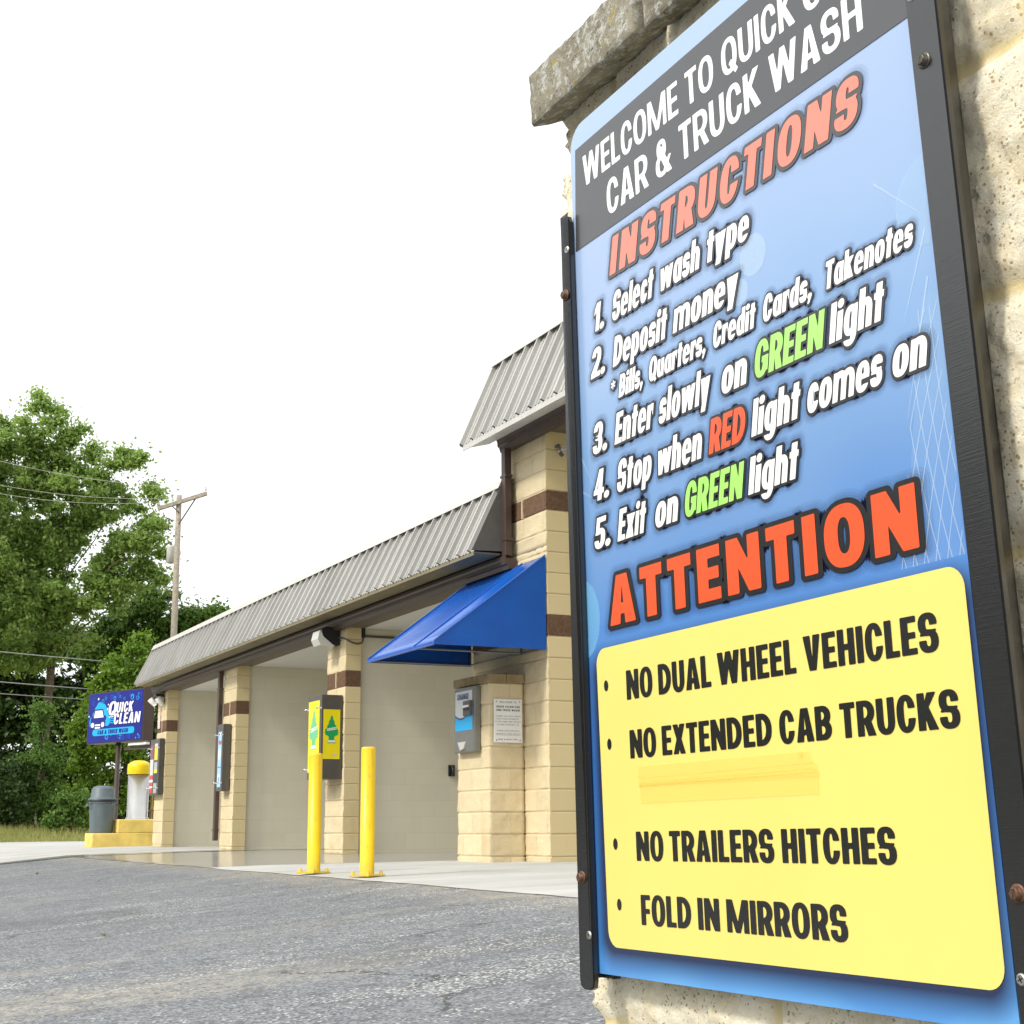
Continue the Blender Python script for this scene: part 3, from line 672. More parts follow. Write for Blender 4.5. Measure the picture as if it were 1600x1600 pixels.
d2 = [(215, 955, 30), (255, 950, 26), (185, 985, 36), (235, 1000, 40), (285, 985, 30), (320, 985, 22), (270, 1020, 40), (195, 1035, 40), (160, 1030, 30), (300, 1030, 34), (230, 1080, 50), (170, 1090, 40), (350, 1000, 26), (380, 1010, 26), (300, 970, 24), (240, 930, 18), (330, 968, 18), (255, 985, 34), (210, 990, 30)]
tree('broadleaf_tree', 'dense dark green round tree whose top shows left of the utility pole', 'tree', at(240, 1288, 60), px(d2, 60), 'leaf_mid', 75000, .10, per=11, rs=(.22, .55), trunk_r=.2)
d3 = [(20, 990, 50), (90, 1010, 34), (140, 1010, 40), (-40, 1010, 60), (0, 1060, 50), (60, 1090, 50), (120, 1080, 50), (20, 1130, 60), (100, 1150, 60), (160, 1140, 50), (-60, 1100, 70), (60, 1220, 60), (140, 1230, 50), (-20, 1210, 60), (200, 1150, 50), (220, 1230, 50), (0, 1262, 44), (50, 1268, 40), (100, 1268, 40), (150, 1268, 40), (200, 1266, 40), (240, 1260, 40), (-60, 1262, 50), (280, 1240, 40), (330, 1200, 60), (290, 1130, 60)]
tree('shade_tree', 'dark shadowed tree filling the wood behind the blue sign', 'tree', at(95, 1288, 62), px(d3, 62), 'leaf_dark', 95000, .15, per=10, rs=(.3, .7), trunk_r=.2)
d4 = [(215, 1010, 22), (235, 1035, 26), (190, 1050, 30), (165, 1075, 26), (220, 1065, 30), (150, 1110, 30), (190, 1100, 34), (130, 1150, 34), (175, 1170, 40), (215, 1180, 34), (120, 1200, 34), (160, 1230, 40), (215, 1235, 40), (100, 1245, 26)]
tree('young_maple_tree', 'bright green young tree directly behind the blue sign', 'tree', at(175, 1296, 49), px(d4, 49), 'leaf_bright', 42000, .075, per=14, rs=(.14, .42), trunk_r=.07)
d5 = [(65, 1110, 8), (64, 1135, 14), (66, 1160, 20), (58, 1185, 27), (72, 1205, 30), (50, 1230, 34), (80, 1245, 34), (60, 1270, 34)]
tree('conical_shrub', 'pointed grey green shrub left of the grey bin', 'shrub', at(64, 1298, 47), px(d5, 47), 'leaf_mid', 20000, .06, per=22, rs=(.18, .36), trunk_r=.06, group='shrubs along the grass edge')
d6 = [(10, 1200, 26), (-20, 1225, 34), (20, 1240, 30), (-50, 1200, 36), (5, 1270, 26)]
tree('shrub', 'dark rounded shrub at the left edge of the photo above the grass', 'shrub', at(5, 1298, 46), px(d6, 46), 'leaf_dark', 16000, .07, per=16, rs=(.14, .36), trunk_r=.05, group='shrubs along the grass edge')
d7 = [(100, 1255, 18), (118, 1270, 18), (90, 1280, 14), (128, 1250, 14), (145, 1275, 18)]
tree('shrub', 'low leafy bush at the foot of the trees beside the grey bin', 'shrub', at(112, 1300, 45), px(d7, 45), 'leaf_mid', 9000, .06, per=18, rs=(.14, .3), trunk_r=.04, group='shrubs along the grass edge')
d8 = [(300, 995, 22), (335, 985, 22), (370, 1000, 26), (410, 1020, 26)]
# neighbouring trees of the same wood beyond the left edge (seen mirrored in the glossy sign)
for k, (x, y, h) in enumerate(((-3, 50, 13), (-9, 39, 11), (-14, 31, 10), (-18, 24, 9.5), (-21, 17, 9), (-23, 10, 9))):
    bl = [((x + random.uniform(-3.2, 3.2), y + random.uniform(-3.2, 3.2), .4 + random.uniform(.3, h - 2)), random.uniform(1.5, 2.3)) for _ in range(20)] + [((x + dx, y - dx * .6, .6), 1.5) for dx in (-3, -1, 1, 3)]
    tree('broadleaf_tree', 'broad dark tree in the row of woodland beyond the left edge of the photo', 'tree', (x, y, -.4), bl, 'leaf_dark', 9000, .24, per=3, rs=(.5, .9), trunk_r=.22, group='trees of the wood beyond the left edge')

# ------------------------------------------------------------------ utility pole and wires
base = at(272, 1290, 55); base.z = 0.2; topp = at(280, 774, 55)
base.x, base.y = topp.x + .1, topp.y + .2
t = thing('utility_pole', base, 'weathered wooden utility pole with a tilted crossarm behind the roof', 'utility pole')
bm = bmesh.new(); tube(bm, [base, base.lerp(topp, .5), topp], [.15, .125, .1], 10); obj('pole', bm, M['wood_pole'], t)
al, ar_ = at(247, 795, 54.9), at(323, 771, 54.7)
bm = bmesh.new(); dd = (ar_ - al).normalized(); u, v, _ = frame(dd)
vs = [bm.verts.new(p + u * a * .055 + v * b * .07) for p in (al, ar_) for a, b in ((-1, -1), (1, -1), (1, 1), (-1, 1))]
for f in ((0, 1, 2, 3), (7, 6, 5, 4), (0, 4, 5, 1), (1, 5, 6, 2), (2, 6, 7, 3), (3, 7, 4, 0)): bm.faces.new([vs[i] for i in f])
arm = obj('crossarm', bm, M['wood_pole'], t)
for f in (.02, .3, .98):
    p = al.lerp(ar_, f); bm = bmesh.new(); lathe(bm, p + Vector((0, 0, .07)), [(.012, 0), (.012, .06), (.035, .06), (.04, .1), (.02, .14), (.03, .16), (.012, .2)], 8); obj('insulator', bm, M['xfmr'], arm)
for s_ in (.26, .80):
    bm = bmesh.new(); tube(bm, [al.lerp(ar_, s_), topp + Vector((0, -.12, -1.15 if s_ > .5 else -.7))], .025, 6); obj('brace', bm, M['steel_matte'], t)
tc = at(266, 880, 54.9); bm = bmesh.new(); lathe(bm, tc, [(.12, 0), (.16, .02), (.16, .62), (.15, .66), (.05, .70)], 16); xf = obj('transformer', bm, M['xfmr'], t, True)
bm = bmesh.new(); tube(bm, [tc + Vector((0, 0, .68)), tc + Vector((0, 0, .85))], [.04, .025], 8); obj('bushing', bm, M['dark_steel'], xf)
bm = bmesh.new(); tube(bm, [tc + Vector((.1, .02, .45)), tc + Vector((.36, .05, .5))], .03, 6); obj('bracket', bm, M['brass'], xf)
fc = at(264, 815, 54.9); bm = bmesh.new(); tube(bm, [fc + Vector((-.15, 0, .15)), fc + Vector((.05, 0, .1)), fc + Vector((.16, 0, -.02))], .02, 5); tube(bm, [fc + Vector((0, 0, .1)), fc + Vector((0, 0, -.3)), fc + Vector((.08, 0, -.36))], .028, 5); obj('fuse_cutout', bm, M['dark_steel'], t)
bm = bmesh.new()
for k in range(7):
    z = at(270, 918 + k * 7, 54.8); tube(bm, [z + Vector((-.28, 0, 0)), z + Vector((.30, -.1, 0))], .022, 5)
obj('pole_step', bm, M['dark_steel'], t)
def wire(label, pts, r, m_, grp='overhead wires left of the pole'):
    a, b = Vector(pts[0]), Vector(pts[1]); sag = pts[2]; P = []
    for k in range(25):
        f = k / 24; P.append(a.lerp(b, f) + Vector((0, 0, -sag * 4 * f * (1 - f))))
    bm = bmesh.new(); tube(bm, P, r, 5); tag(obj('overhead_wire', bm, m_), label, 'wire', grp)
wire('uppermost pale thin wire crossing the tall tree', (at(-420, 570, 40), al.lerp(ar_, .98) + Vector((0, 0, .26)), .9), .008, M['flashing'])
wire('second pale thin wire crossing the tall tree, just under the uppermost', (at(-420, 622, 40), al.lerp(ar_, .3) + Vector((0, 0, .26)), .9), .008, M['flashing'])
wire('third pale wire crossing the tall tree, ending at the near crossarm tip', (at(-420, 640, 40), al.lerp(ar_, .02) + Vector((0, 0, .26)), .9), .008, M['flashing'])
wire('thick grey cable crossing the trees above the blue sign', (at(-300, 985, 44), at(700, 1062, 60), .3), .020, M['wire'])
wire('twin grey cable crossing the trees just above the blue sign', (at(-300, 1036, 44), at(700, 1100, 60), .3), .020, M['wire'])
wire('thin dark lowest wire behind the top of the blue sign', (at(-300, 1058, 46), at(700, 1110, 60), .3), .018, M['wire'])

# ------------------------------------------------------------------ car wash building
bld = thing('car_wash_building', (6.432, 17.3, 0), 'long cream block car wash with open bays and a ribbed grey mansard roof', 'building')
FX = 6.432
def ring_block(x0, y0, z0, x1, y1, z1, split, amp=.010, step=.05, z_course=.05, course=.203, seed=0, grooves=True, band=None, mort=.007):
    """block pier: perimeter rings stacked up, rough faces pushed out, bed joints cut back. split = faces ('-x','+x','-y','+y') that are rough"""
    def seg(a, b, n):
        k = max(1, int(abs(b - a) / step)); return [a + (b - a) * i / k for i in range(k)]
    per = []
    for y in seg(y1, y0, 0): per.append((x0, y, -1, 0, '-x'))
    for x in seg(x0, x1, 0): per.append((x, y0, 0, -1, '-y'))
    for y in seg(y0, y1, 0): per.append((x1, y, 1, 0, '+x'))
    for x in seg(x1, x0, 0): per.append((x, y1, 0, 1, '+y'))
    n = len(per); zs = set()
    k = 0
    z = z0
    base_z = list(np.arange(z0, z1 + 1e-6, step)) + [z1]
    cz = [z_course + course * i for i in range(-3, 60) if z0 + .02 < z_course + course * i < z1 - .02]
    base_z = [v for v in base_z if all(abs(v - c) > .023 for c in cz)] + ([c + d for c in cz for d in (-.019, -.012, -.005, .005, .012, .019)] if grooves else [])
    if not grooves: base_z = list(np.arange(z0, z1, step)) + [z1]
    base_z = sorted(base_z); bm = bmesh.new(); rings = []
    lay = None
    for z in base_z:
        r = []
        g = min([abs(z - c) for c in cz] + [9]) < .006 if grooves else False
        for i, (x, y, nx, ny, f) in enumerate(per):
            pf = per[i - 1][4]; corner = pf != f
            nxx, nyy = nx, ny; s = 1.0 if f in split else 0.0
            if corner:
                p = per[i - 1]; s2 = 1.0 if pf in split else 0.0
                nxx, nyy = nx * s + p[2] * s2, ny * s + p[3] * s2; s = 1.0 if (s or s2) else 0
            q = Vector((x, y, z)); a = noise.fractal(q * 15 + Vector((seed, 0, 0)), .85, 2.1, 4) * amp
            if g: a = -mort if s else -.0025
            r.append(bm.verts.new((x + nxx * a * (s if not g else 1), y + nyy * a * (s if not g else 1), z)))
        rings.append(r)
    for zi, (a, b) in enumerate(zip(rings, rings[1:])):
        zm = (base_z[zi] + base_z[zi + 1]) / 2
        for i in range(n):
            f = bm.faces.new((a[i], b[i], b[(i + 1) % n], a[(i + 1) % n])); fc = per[i][4]
            f.material_index = 0 if fc in split else 1
            if band and band[0] < zm < band[1]: f.material_index = 2
            f.smooth = fc in split
    bm.faces.new(rings[0]); bm.faces.new(list(reversed(rings[-1]))); bmesh.ops.recalc_face_normals(bm, faces=bm.faces)
    return bm
PM = [M['split'], M['smooth'], M['brown_block'], M['mortar_pale']]
def pale_joint(y, z0, z1, x=FX):
    bm = bmesh.new(); box(bm, x - .013, y - .008, z0 + .004, x + .02, y + .008, z1 - .004); return bm
for k, (ya, yb) in enumerate(((26.69, 27.41), (22.20, 22.92), (17.325, 18.01))):
    p = obj('pillar', ring_block(FX, ya, -.01, FX + .205, yb, 2.84, ('-x',), .009, seed=k * 5, band=(2.083, 2.286), step=.045), PM, bld)
    obj('mortar_joint', pale_joint(ya + .33, 2.083, 2.286), M['mortar_pale'], p)
p = obj('pier', ring_block(FX, 11.89, -.02, FX + .4, 13.54, 2.95, ('-x',), .010, seed=31, band=(2.083, 2.286), step=.035, mort=.007), PM, bld)
p2 = obj('upper_pier', ring_block(FX, 11.892, 2.95, FX + .4, 12.76, 4.09, ('-x',), .010, z_course=.05, seed=33, band=(3.298, 3.501), step=.045), PM, bld)
obj('mortar_joint', pale_joint(12.38, 3.298, 3.501), M['mortar_pale'], p2)
pb_ = ring_block(FX, 7.1, -.02, FX + .4, 7.9, 4.09, ('-x',), .010, seed=37, band=(2.083, 2.286), step=.07); obj('pier', pb_, PM, bld)
# cashier pier with the change machine, capped with stained blocks
cp = obj('change_pier', ring_block(6.055, 12.384, -.03, FX - .012, 13.1, 1.672, ('-x', '-y', '+y'), .007, seed=51, step=.03, mort=.007), PM, bld)
bm = bmesh.new()
for a, b in ((12.352, 12.60), (12.604, 12.85), (12.854, 13.14)): box(bm, 6.022, a, 1.672, 6.225, b, 1.755, 0, .008)
for a, b in ((12.352, 12.60), (12.604, 12.85), (12.854, 13.14)): box(bm, 6.229, a, 1.672, FX - .012, b, 1.757, 0, .008)
obj('cap_course', bm, M['cap_block'], cp)
# gray painted walls between the bays
for a, b in ((26.755, 27.3), (22.265, 22.86), (17.40, 17.95)):
    bm = bmesh.new(); box(bm, FX + .205, a, -.01, 12.6, b, 2.84); obj('bay_wall', bm, M['wall_gray'], bld)
bm = bmesh.new(); box(bm, FX + .4, 12.06, -.01, 12.6, 13.4, 4.09); obj('bay_wall', bm, M['wall_gray'], bld)
bm = bmesh.new(); box(bm, FX + .4, 7.2, -.01, 12.6, 7.75, 4.09); obj('bay_wall', bm, M['wall_gray'], bld)
# ceilings with board joints
bm = bmesh.new(); box(bm, FX + .25, 13.42, 2.842, 12.6, 27.3, 2.9)
obj('ceiling', bm, M['ceiling'], bld)
bm = bmesh.new(); box(bm, FX + .25, 7.2, 4.092, 12.6, 12.9, 4.15); obj('ceiling', bm, M['ceiling'], bld)
bm = bmesh.new(); box(bm, FX + .008, 13.1, 2.84, FX + .25, 27.42, 3.0); box(bm, FX + .008, 7.1, 4.085, FX + .25, 12.8, 4.3)
obj('lintel', bm, M['brown_trim'], bld)
bm = bmesh.new(); box(bm, FX + .01, 13.0, 3.002, 12.7, 27.40, 3.68); obj('roof_deck', bm, M['roof_dark'], bld)
bm = bmesh.new(); box(bm, FX + .01, 7.1, 4.302, 12.7, 12.84, 5.03); obj('roof_deck', bm, M['roof_dark'], bld)
# ribbed mansards
def mansard(xe, ze, xt, zt, ya, yb, end_dark):
    bm = bmesh.new(); prof = []; P = .25; y = yb
    while y > ya + .02:
        for dy, h in ((0, 0), (.003, .042), (.030, .042), (.034, 0), (.095, 0), (.098, .011), (.112, .011), (.115, 0), (.160, 0), (.163, .011), (.177, .011), (.180, 0)):
            if y - dy > ya: prof.append((y - dy, h))
        y -= P
    prof.append((ya, 0))
    sl = Vector((xt - xe, 0, zt - ze)).normalized(); nr = Vector((-sl.z, 0, sl.x))
    lo = [bm.verts.new(Vector((xe, y, ze)) + nr * h) for y, h in prof]; hi = [bm.verts.new(Vector((xt, y, zt)) + nr * h) for y, h in prof]
    for i in range(len(prof) - 1): bm.faces.new((lo[i], lo[i + 1], hi[i + 1], hi[i]))
    r = bmesh.ops.extrude_face_region(bm, geom=bm.faces[:]); bmesh.ops.translate(bm, verts=[v for v in r['geom'] if isinstance(v, bmesh.types.BMVert)], vec=-nr * .004)
    bmesh.ops.recalc_face_normals(bm, faces=bm.faces)
    mo = obj('mansard_roof', bm, M['roof'], bld)
    bm = bmesh.new()   # ridge flashing with a rolled top
    a = Vector((xt, 0, zt)) + nr * .048
    q = [a - sl * .075, a + sl * .03, a + sl * .03 + Vector((.14, 0, .03)), a + sl * .03 + Vector((.14, 0, .02)), a + sl * .02 - nr * .006, a - sl * .075 - nr * .006]
    A = [bm.verts.new((p.x, yb + .01, p.z)) for p in q]; B = [bm.verts.new((p.x, ya - .01, p.z)) for p in q]
    for i in range(6): bm.faces.new((A[i], A[(i + 1) % 6], B[(i + 1) % 6], B[i]))
    bm.faces.new(A); bm.faces.new(B[::-1]); bmesh.ops.recalc_face_normals(bm, faces=bm.faces); obj('ridge_flashing', bm, M['flashing'], mo)
    bm = bmesh.new(); box(bm, xt + .16, ya, zt + .01, xt + .2, yb, zt + .10); obj('roof_edge', bm, M['flashing'], mo)
    for yy, dk in ((yb, False), (ya, end_dark)):   # rake trim
        bm = bmesh.new(); s_ = .012 if yy == yb else -.012
        q = [Vector((xe, 0, ze)) + nr * .03 - sl * .01, Vector((xt, 0, zt)) + nr * .03 + sl * .06, Vector((xt, 0, zt)) - nr * .05 + sl * .06, Vector((xe, 0, ze)) - nr * .05 - sl * .01]
        if dk: q = [q[0], q[1], Vector((xt + .03, 0, zt + .05)), Vector((xt + .06, 0, ze + .02))]
        A = [bm.verts.new((p.x, yy, p.z)) for p in q]; B = [bm.verts.new((p.x, yy + s_, p.z)) for p in q]
        for i in range(4): bm.faces.new((A[i], A[(i + 1) % 4], B[(i + 1) % 4], B[i]))
        bm.faces.new(A); bm.faces.new(B[::-1]); bmesh.ops.recalc_face_normals(bm, faces=bm.faces); obj('end_cap' if dk else 'rake_trim', bm, M['roof_dark'] if dk else M['flashing'], mo)
    return mo
lo_ = mansard(6.0, 2.985, 6.338, 3.695, 12.60, 27.46, True)
bm = bmesh.new(); box(bm, 6.004, 12.62, 2.968, 6.30, 27.44, 2.984); box(bm, 6.0, 12.62, 2.945, 6.012, 27.44, 2.967); obj('soffit', bm, M['soffit'], lo_)
bm = bmesh.new(); box(bm, 6.02, 27.445, 2.955, 6.40, 27.47, 2.985); obj('end_board', bm, M['wood_raw'], lo_)
hi_ = mansard(6.0, 4.12, 6.41, 5.06, 7.0, 12.88, False)
bm = bmesh.new(); 
for a, b in ((12.86, 11.6), (11.6, 7.02)):
    vs = [(6.0, a, 4.085), (6.0, b, 4.085), (6.30, b, 4.17), (6.30, a, 4.17)]
    q = [bm.verts.new(v) for v in vs]; q2 = [bm.verts.new((x, y, z + .012)) for x, y, z in vs]
    bm.faces.new(q); bm.faces.new(q2[::-1])
    for i in range(4): bm.faces.new((q[i], q2[i], q2[(i + 1) % 4], q[(i + 1) % 4]))
obj('soffit', bm, M['soffit_white'], hi_)
bm = bmesh.new(); box(bm, 5.995, 7.02, 4.06, 6.006, 12.86, 4.115); obj('eave_trim', bm, M['flashing'], hi_)
# gutters (stepped profile) and downspouts
def gutter(ya, yb, z0, z1, xo, xi):
    bm = bmesh.new(); h = z1 - z0
    q = [(xi, z0), (xo + .045, z0), (xo + .03, z0 + h * .3), (xo + .012, z0 + h * .36), (xo + .01, z0 + h * .62), (xo, z0 + h * .78), (xo, z1), (xo + .012, z1), (xo + .016, z0 + h * .8), (xi, z0 + h * .8)]
    A = [bm.verts.new((x, ya, z)) for x, z in q]; B = [bm.verts.new((x, yb, z)) for x, z in q]; n = len(q)
    for i in range(n): bm.faces.new((A[i], A[(i + 1) % n], B[(i + 1) % n], B[i]))
    bm.faces.new(A); bm.faces.new(B[::-1]); bmesh.ops.recalc_face_normals(bm, faces=bm.faces); return obj('gutter', bm, M['brown_metal'], bld)
gutter(12.50, 27.45, 2.815, 2.945, 6.29, FX - .012)
gutter(7.05, 12.70, 4.045, 4.205, 6.30, FX - .012)
def downspout(y0, y1, x0, x1, z0, z1, kick=0):
    bm = bmesh.new(); box(bm, x0, y0, z0, x1, y1, z1, 0, .006)
    ds = obj('downspout', bm, M['brown_metal'], bld)
    for z in ((z0 + .15, z1 - .3) if z1 - z0 > .6 else ()):
        bm = bmesh.new(); box(bm, x0 - .004, y0 - .02, z, x1 + .002, y1 + .02, z + .025); obj('strap', bm, M['brown_metal'], ds)
    return ds
downspout(12.51, 12.595, 6.30, 6.375, 2.95, 4.05)
downspout(22.93, 23.03, 6.35, FX - .012, .14, 2.82)

# black coil cord, hook and conduit on the bay wall
t = thing('hose_hook', (7.94, 17.39, .95), 'black hose hook on the grey bay wall beside the change pier', 'hook')
bm = bmesh.new(); box(bm, 7.90, 17.375, .97, 7.99, 17.399, 1.115, 0, .006); obj('back_plate', bm, M['black'], t)
bm = bmesh.new(); tube(bm, [(7.945, 17.38, 1.10), (7.93, 17.31, 1.08), (7.925, 17.285, 1.04), (7.935, 17.30, .99), (7.945, 17.38, .985)], .018, 8); obj('hook_arm', bm, M['black'], t)
t = thing('wall_conduit', (6.7, 17.39, 2.7), 'dark conduit with a junction box along the top of the bay wall behind the awning', 'conduit')
bm = bmesh.new(); tube(bm, [(6.66, 17.375, 2.745), (9.5, 17.375, 2.745)], .016, 8); obj('pipe', bm, M['dark_steel'], t)
bm = bmesh.new(); box(bm, 6.645, 17.34, 2.72, 6.70, 17.398, 2.85, 0, .004); obj('junction_box', bm, M['black'], t)
bm = bmesh.new(); tube(bm, [(6.41, 17.56, 2.73), (6.415, 17.40, 2.71), (6.43, 17.312, 2.68), (6.50, 17.305, 2.645), (6.58, 17.305, 2.632), (6.645, 17.31, 2.65), (6.665, 17.335, 2.70), (6.668, 17.36, 2.75)], .011, 8); obj('cable', bm, M['dark_steel'], t)

# ------------------------------------------------------------------ wall lights
t = thing('wall_light', (FX, 17.6, 2.62), 'black wall pack light with a frosted lens under the gutter above the tree posters', 'wall light', 'lights on the bay pillars')
bm = bmesh.new(); q = [(FX - .012, 2.86), (FX - .012, 2.63), (FX - .06, 2.62), (FX - .22, 2.74), (FX - .26, 2.83), (FX - .20, 2.86)]
A = [bm.verts.new((x, 17.53, z)) for x, z in q]; B = [bm.verts.new((x, 17.80, z)) for x, z in q]
for i in range(6): bm.faces.new((A[i], A[(i + 1) % 6], B[(i + 1) % 6], B[i]))
bm.faces.new(A); bm.faces.new(B[::-1]); bmesh.ops.recalc_face_normals(bm, faces=bm.faces); obj('housing', bm, M['black'], t)
bm = bmesh.new(); q = [(FX - .08, 2.618), (FX - .10, 2.60), (FX - .27, 2.625), (FX - .31, 2.70), (FX - .285, 2.81), (FX - .262, 2.815), (FX - .235, 2.735)]
A = [bm.verts.new((x, 17.535, z)) for x, z in q]; B = [bm.verts.new((x, 17.795, z)) for x, z in q]; n = len(q)
for i in range(n): bm.faces.new((A[i], A[(i + 1) % n], B[(i + 1) % n], B[i]))
bm.faces.new(A); bm.faces.new(B[::-1]); bmesh.ops.recalc_face_normals(bm, faces=bm.faces); obj('lens', bm, M['glass'], t)
t = thing('wall_light', (FX, 27.0, 2.55), 'white twin head flood light under the gutter at the far end pillar', 'wall light', 'lights on the bay pillars')
bm = bmesh.new(); box(bm, FX - .05, 26.92, 2.60, FX - .012, 27.10, 2.72, 0, .01); obj('mount', bm, M['white'], t)
for yy, xx in ((26.90, .17), (27.12, .25)):
    bm = bmesh.new(); a = Vector((FX - .05, 27.0, 2.66)); b = Vector((FX - xx + .1, yy, 2.62)); d = Vector((-.7, (yy - 27) * .8, -.15)).normalized()
    tube(bm, [a, b], .02, 6); d = Vector((-.3, (yy - 27) * .8, .35)).normalized(); tube(bm, [b - d * .05, b + d * .0, b + d * .11], [.04, .05, .06], 12); obj('lamp_head', bm, M['white'], t)
bm = bmesh.new(); box(bm, FX - .17, 26.90, 2.735, FX - .03, 27.12, 2.79); obj('dark_box', bm, M['black'], t)
t = thing('wall_light', (6.62, 11.8, 3.85), 'small silver spot light bracket high on the pier under the upper roof', 'wall light', 'lights on the bay pillars')
bm = bmesh.new(); tube(bm, [(6.60, 11.878, 3.90), (6.60, 11.82, 3.90)], .035, 10); obj('mount', bm, M['steel'], t)
bm = bmesh.new(); tube(bm, [(6.55, 11.84, 3.90), (6.68, 11.80, 3.91), (6.76, 11.80, 3.88), (6.80, 11.80, 3.74)], .016, 7); obj('arm', bm, M['steel'], t)
bm = bmesh.new(); tube(bm, [(6.54, 11.82, 3.93), (6.50, 11.80, 3.91)], .02, 7); tube(bm, [(6.55, 11.82, 3.86), (6.57, 11.80, 3.83)], .02, 7); obj('clamp', bm, M['dark_steel'], t)

# ------------------------------------------------------------------ awning
t = thing('awning', (FX, 12.7, 1.95), 'blue wedge shaped vinyl awning over the change machine', 'awning')
ax, ay0, ay1, az0, az1 = 5.267, 11.90, 13.552, 1.95, 2.85
WX = FX - .016
def slab(bm, pts, th):
    P = [Vector(p) for p in pts]; n = (P[1] - P[0]).cross(P[2] - P[0]).normalized() * th
    A = [bm.verts.new(p) for p in P]; B = [bm.verts.new(p + n) for p in P]; k = len(P)
    bm.faces.new(A); bm.faces.new(B[::-1])
    for i in range(k): bm.faces.new((A[i], B[i], B[(i + 1) % k], A[(i + 1) % k]))
bm = bmesh.new(); ym = (ay0 + ay1) / 2 - .35
N = 14
for s0, s1 in ((ay0, ym), (ym, ay1)):
    g = []
    for i in range(N + 1):
        f = i / N; row = []
        for j in range(9):
            k = j / 8; dip = -.034 * math.sin(math.pi * k) * math.sin(math.pi * min(1, f * 1.1))
            row.append(bm.verts.new((WX + (ax - WX) * f, s0 + (s1 - s0) * k, az1 + (az0 + .025 - az1) * f + dip)))
        g.append(row)
    for i in range(N):
        for j in range(8): bm.faces.new((g[i][j], g[i + 1][j], g[i + 1][j + 1], g[i][j + 1])).smooth = True
bmesh.ops.remove_doubles(bm, verts=bm.verts, dist=.0005); bmesh.ops.recalc_face_normals(bm, faces=bm.faces)
r = bmesh.ops.extrude_face_region(bm, geom=bm.faces[:]); bmesh.ops.translate(bm, verts=[v for v in r['geom'] if isinstance(v, bmesh.types.BMVert)], vec=(.003, 0, -.004))
slab(bm, [(ax, ay0, az0 + .025), (ax, ay1, az0 + .025), (ax, ay1, az0 - .005), (ax, ay0, az0 - .005)], .004)
cover = obj('cover', bm, M['awning'], t)
bm = bmesh.new()
for yy in (ay0, ym, ay1): tube(bm, [(WX, yy, az1 + .004), (ax - .002, yy, az0 + .029)], .009 if yy != ym else .006, 6)
tube(bm, [(ax - .003, ay0, az0 - .004), (ax - .003, ay1, az0 - .004)], .008, 6)
obj('piping', bm, M['awning'], t)
for yy in (ay0, ay1):
    bm = bmesh.new(); slab(bm, [(WX, yy, az1), (ax, yy, az0 + .024), (ax, yy, az0 - .005), (WX, yy, az0)], .004); bmesh.ops.recalc_face_normals(bm, faces=bm.faces); obj('side_panel', bm, M['awning'], t)
bm = bmesh.new()
for yy in (ay0 + .02, ym, ay1 - .02):
    tube(bm, [(WX - .02, yy, az0 + .012), (ax + .02, yy, az0 + .012)], .011, 6)
    tube(bm, [(WX - .02, yy, az1 - .05), (ax + .03, yy, az0 + .012)], .011, 6); tube(bm, [(WX - .02, yy, az0), (WX - .02, yy, az1 - .05)], .011, 6)
for x in (WX - .02, ax + .02): tube(bm, [(x, ay0 + .02, az0 + .012), (x, ay1 - .02, az0 + .012)], .011, 6)
obj('frame', bm, M['steel_matte'], t)

# ------------------------------------------------------------------ bollards
def bollard(loc):
    t = thing('bollard', loc, 'yellow bollard nearer the change pier, standing clear in the middle', 'bollard', 'yellow bollards on the apron edge')
    L = Vector(loc); bm = bmesh.new(); lathe(bm, L + Vector((0, 0, .012)), [(.0555, 0), (.0555, .94), (.053, .953), (.042, .958)], 28); post = obj('post', bm, M['yellow'], t)
    bm = bmesh.new(); box(bm, L.x - .10, L.y - .10, L.z, L.x + .10, L.y + .10, L.z + .012, 0, .003); obj('base_plate', bm, M['yellow'], t)
    for sx in (-1, 1):
        for sy in (-1, 1):
            bm = bmesh.new(); lathe(bm, L + Vector((sx * .076, sy * .076, .012)), [(.016, 0), (.016, .012), (.010, .013), (.010, .026)], 8); obj('bolt', bm, M['yellow'], t)
    return t
b1 = bollard((4.115, 10.55, -.036))
b2 = dup(b1, (4.045, 11.57, -.036), 'yellow bollard farther along, partly in front of the poster cabinet')
b1.rotation_euler.z = .5; b2.rotation_euler.z = .45

# ------------------------------------------------------------------ cabinets on the pillars
def cabinet(name, label, y0, y1, xo, z0, z1, grp=None):
    t = thing(name, (FX, (y0 + y1) / 2, z0), label, 'cabinet', grp)
    bm = bmesh.new(); box(bm, xo, y0, z0, FX - .013, y1, z1, 0, .004); obj('case', bm, M['dark_steel'], t)
    for z in (z0 + .12, z1 - .17):
        for yy in (y0 + .015, y1 - .02):
            bm = bmesh.new(); tube(bm, [(xo - .001, yy, z), (xo - .035, yy - .01, z + .01), (xo - .05, yy + .03, z)], .012, 6); obj('latch', bm, M['steel'], t)
    return t
inks = {k: plain('ink_' + k, c, .35, var=.03) for k, c in dict(yellow=(.88, .74, .01), green=(.01, .36, .10), green_pale=(.16, .55, .25), white=(.82, .82, .80), grey=(.42, .44, .44), navy=(.008, .016, .22), cyan=(.01, .40, .78), blue=(.12, .36, .72), sky=(.36, .62, .86), red=(.60, .045, .035), black=(.02, .02, .022), maroon=(.24, .07, .10), pink=(.75, .55, .56), ltgrey=(.62, .63, .62), darkblue=(.02, .05, .14), midblue=(.01, .10, .55)).items()}
def planeM(o, s, t_, n):   # world plane
    m4 = Matrix((s, t_, n)).transposed().to_4x4(); m4.translation = o; return m4
def on(parent, m4): return parent.matrix_world.inverted() @ m4
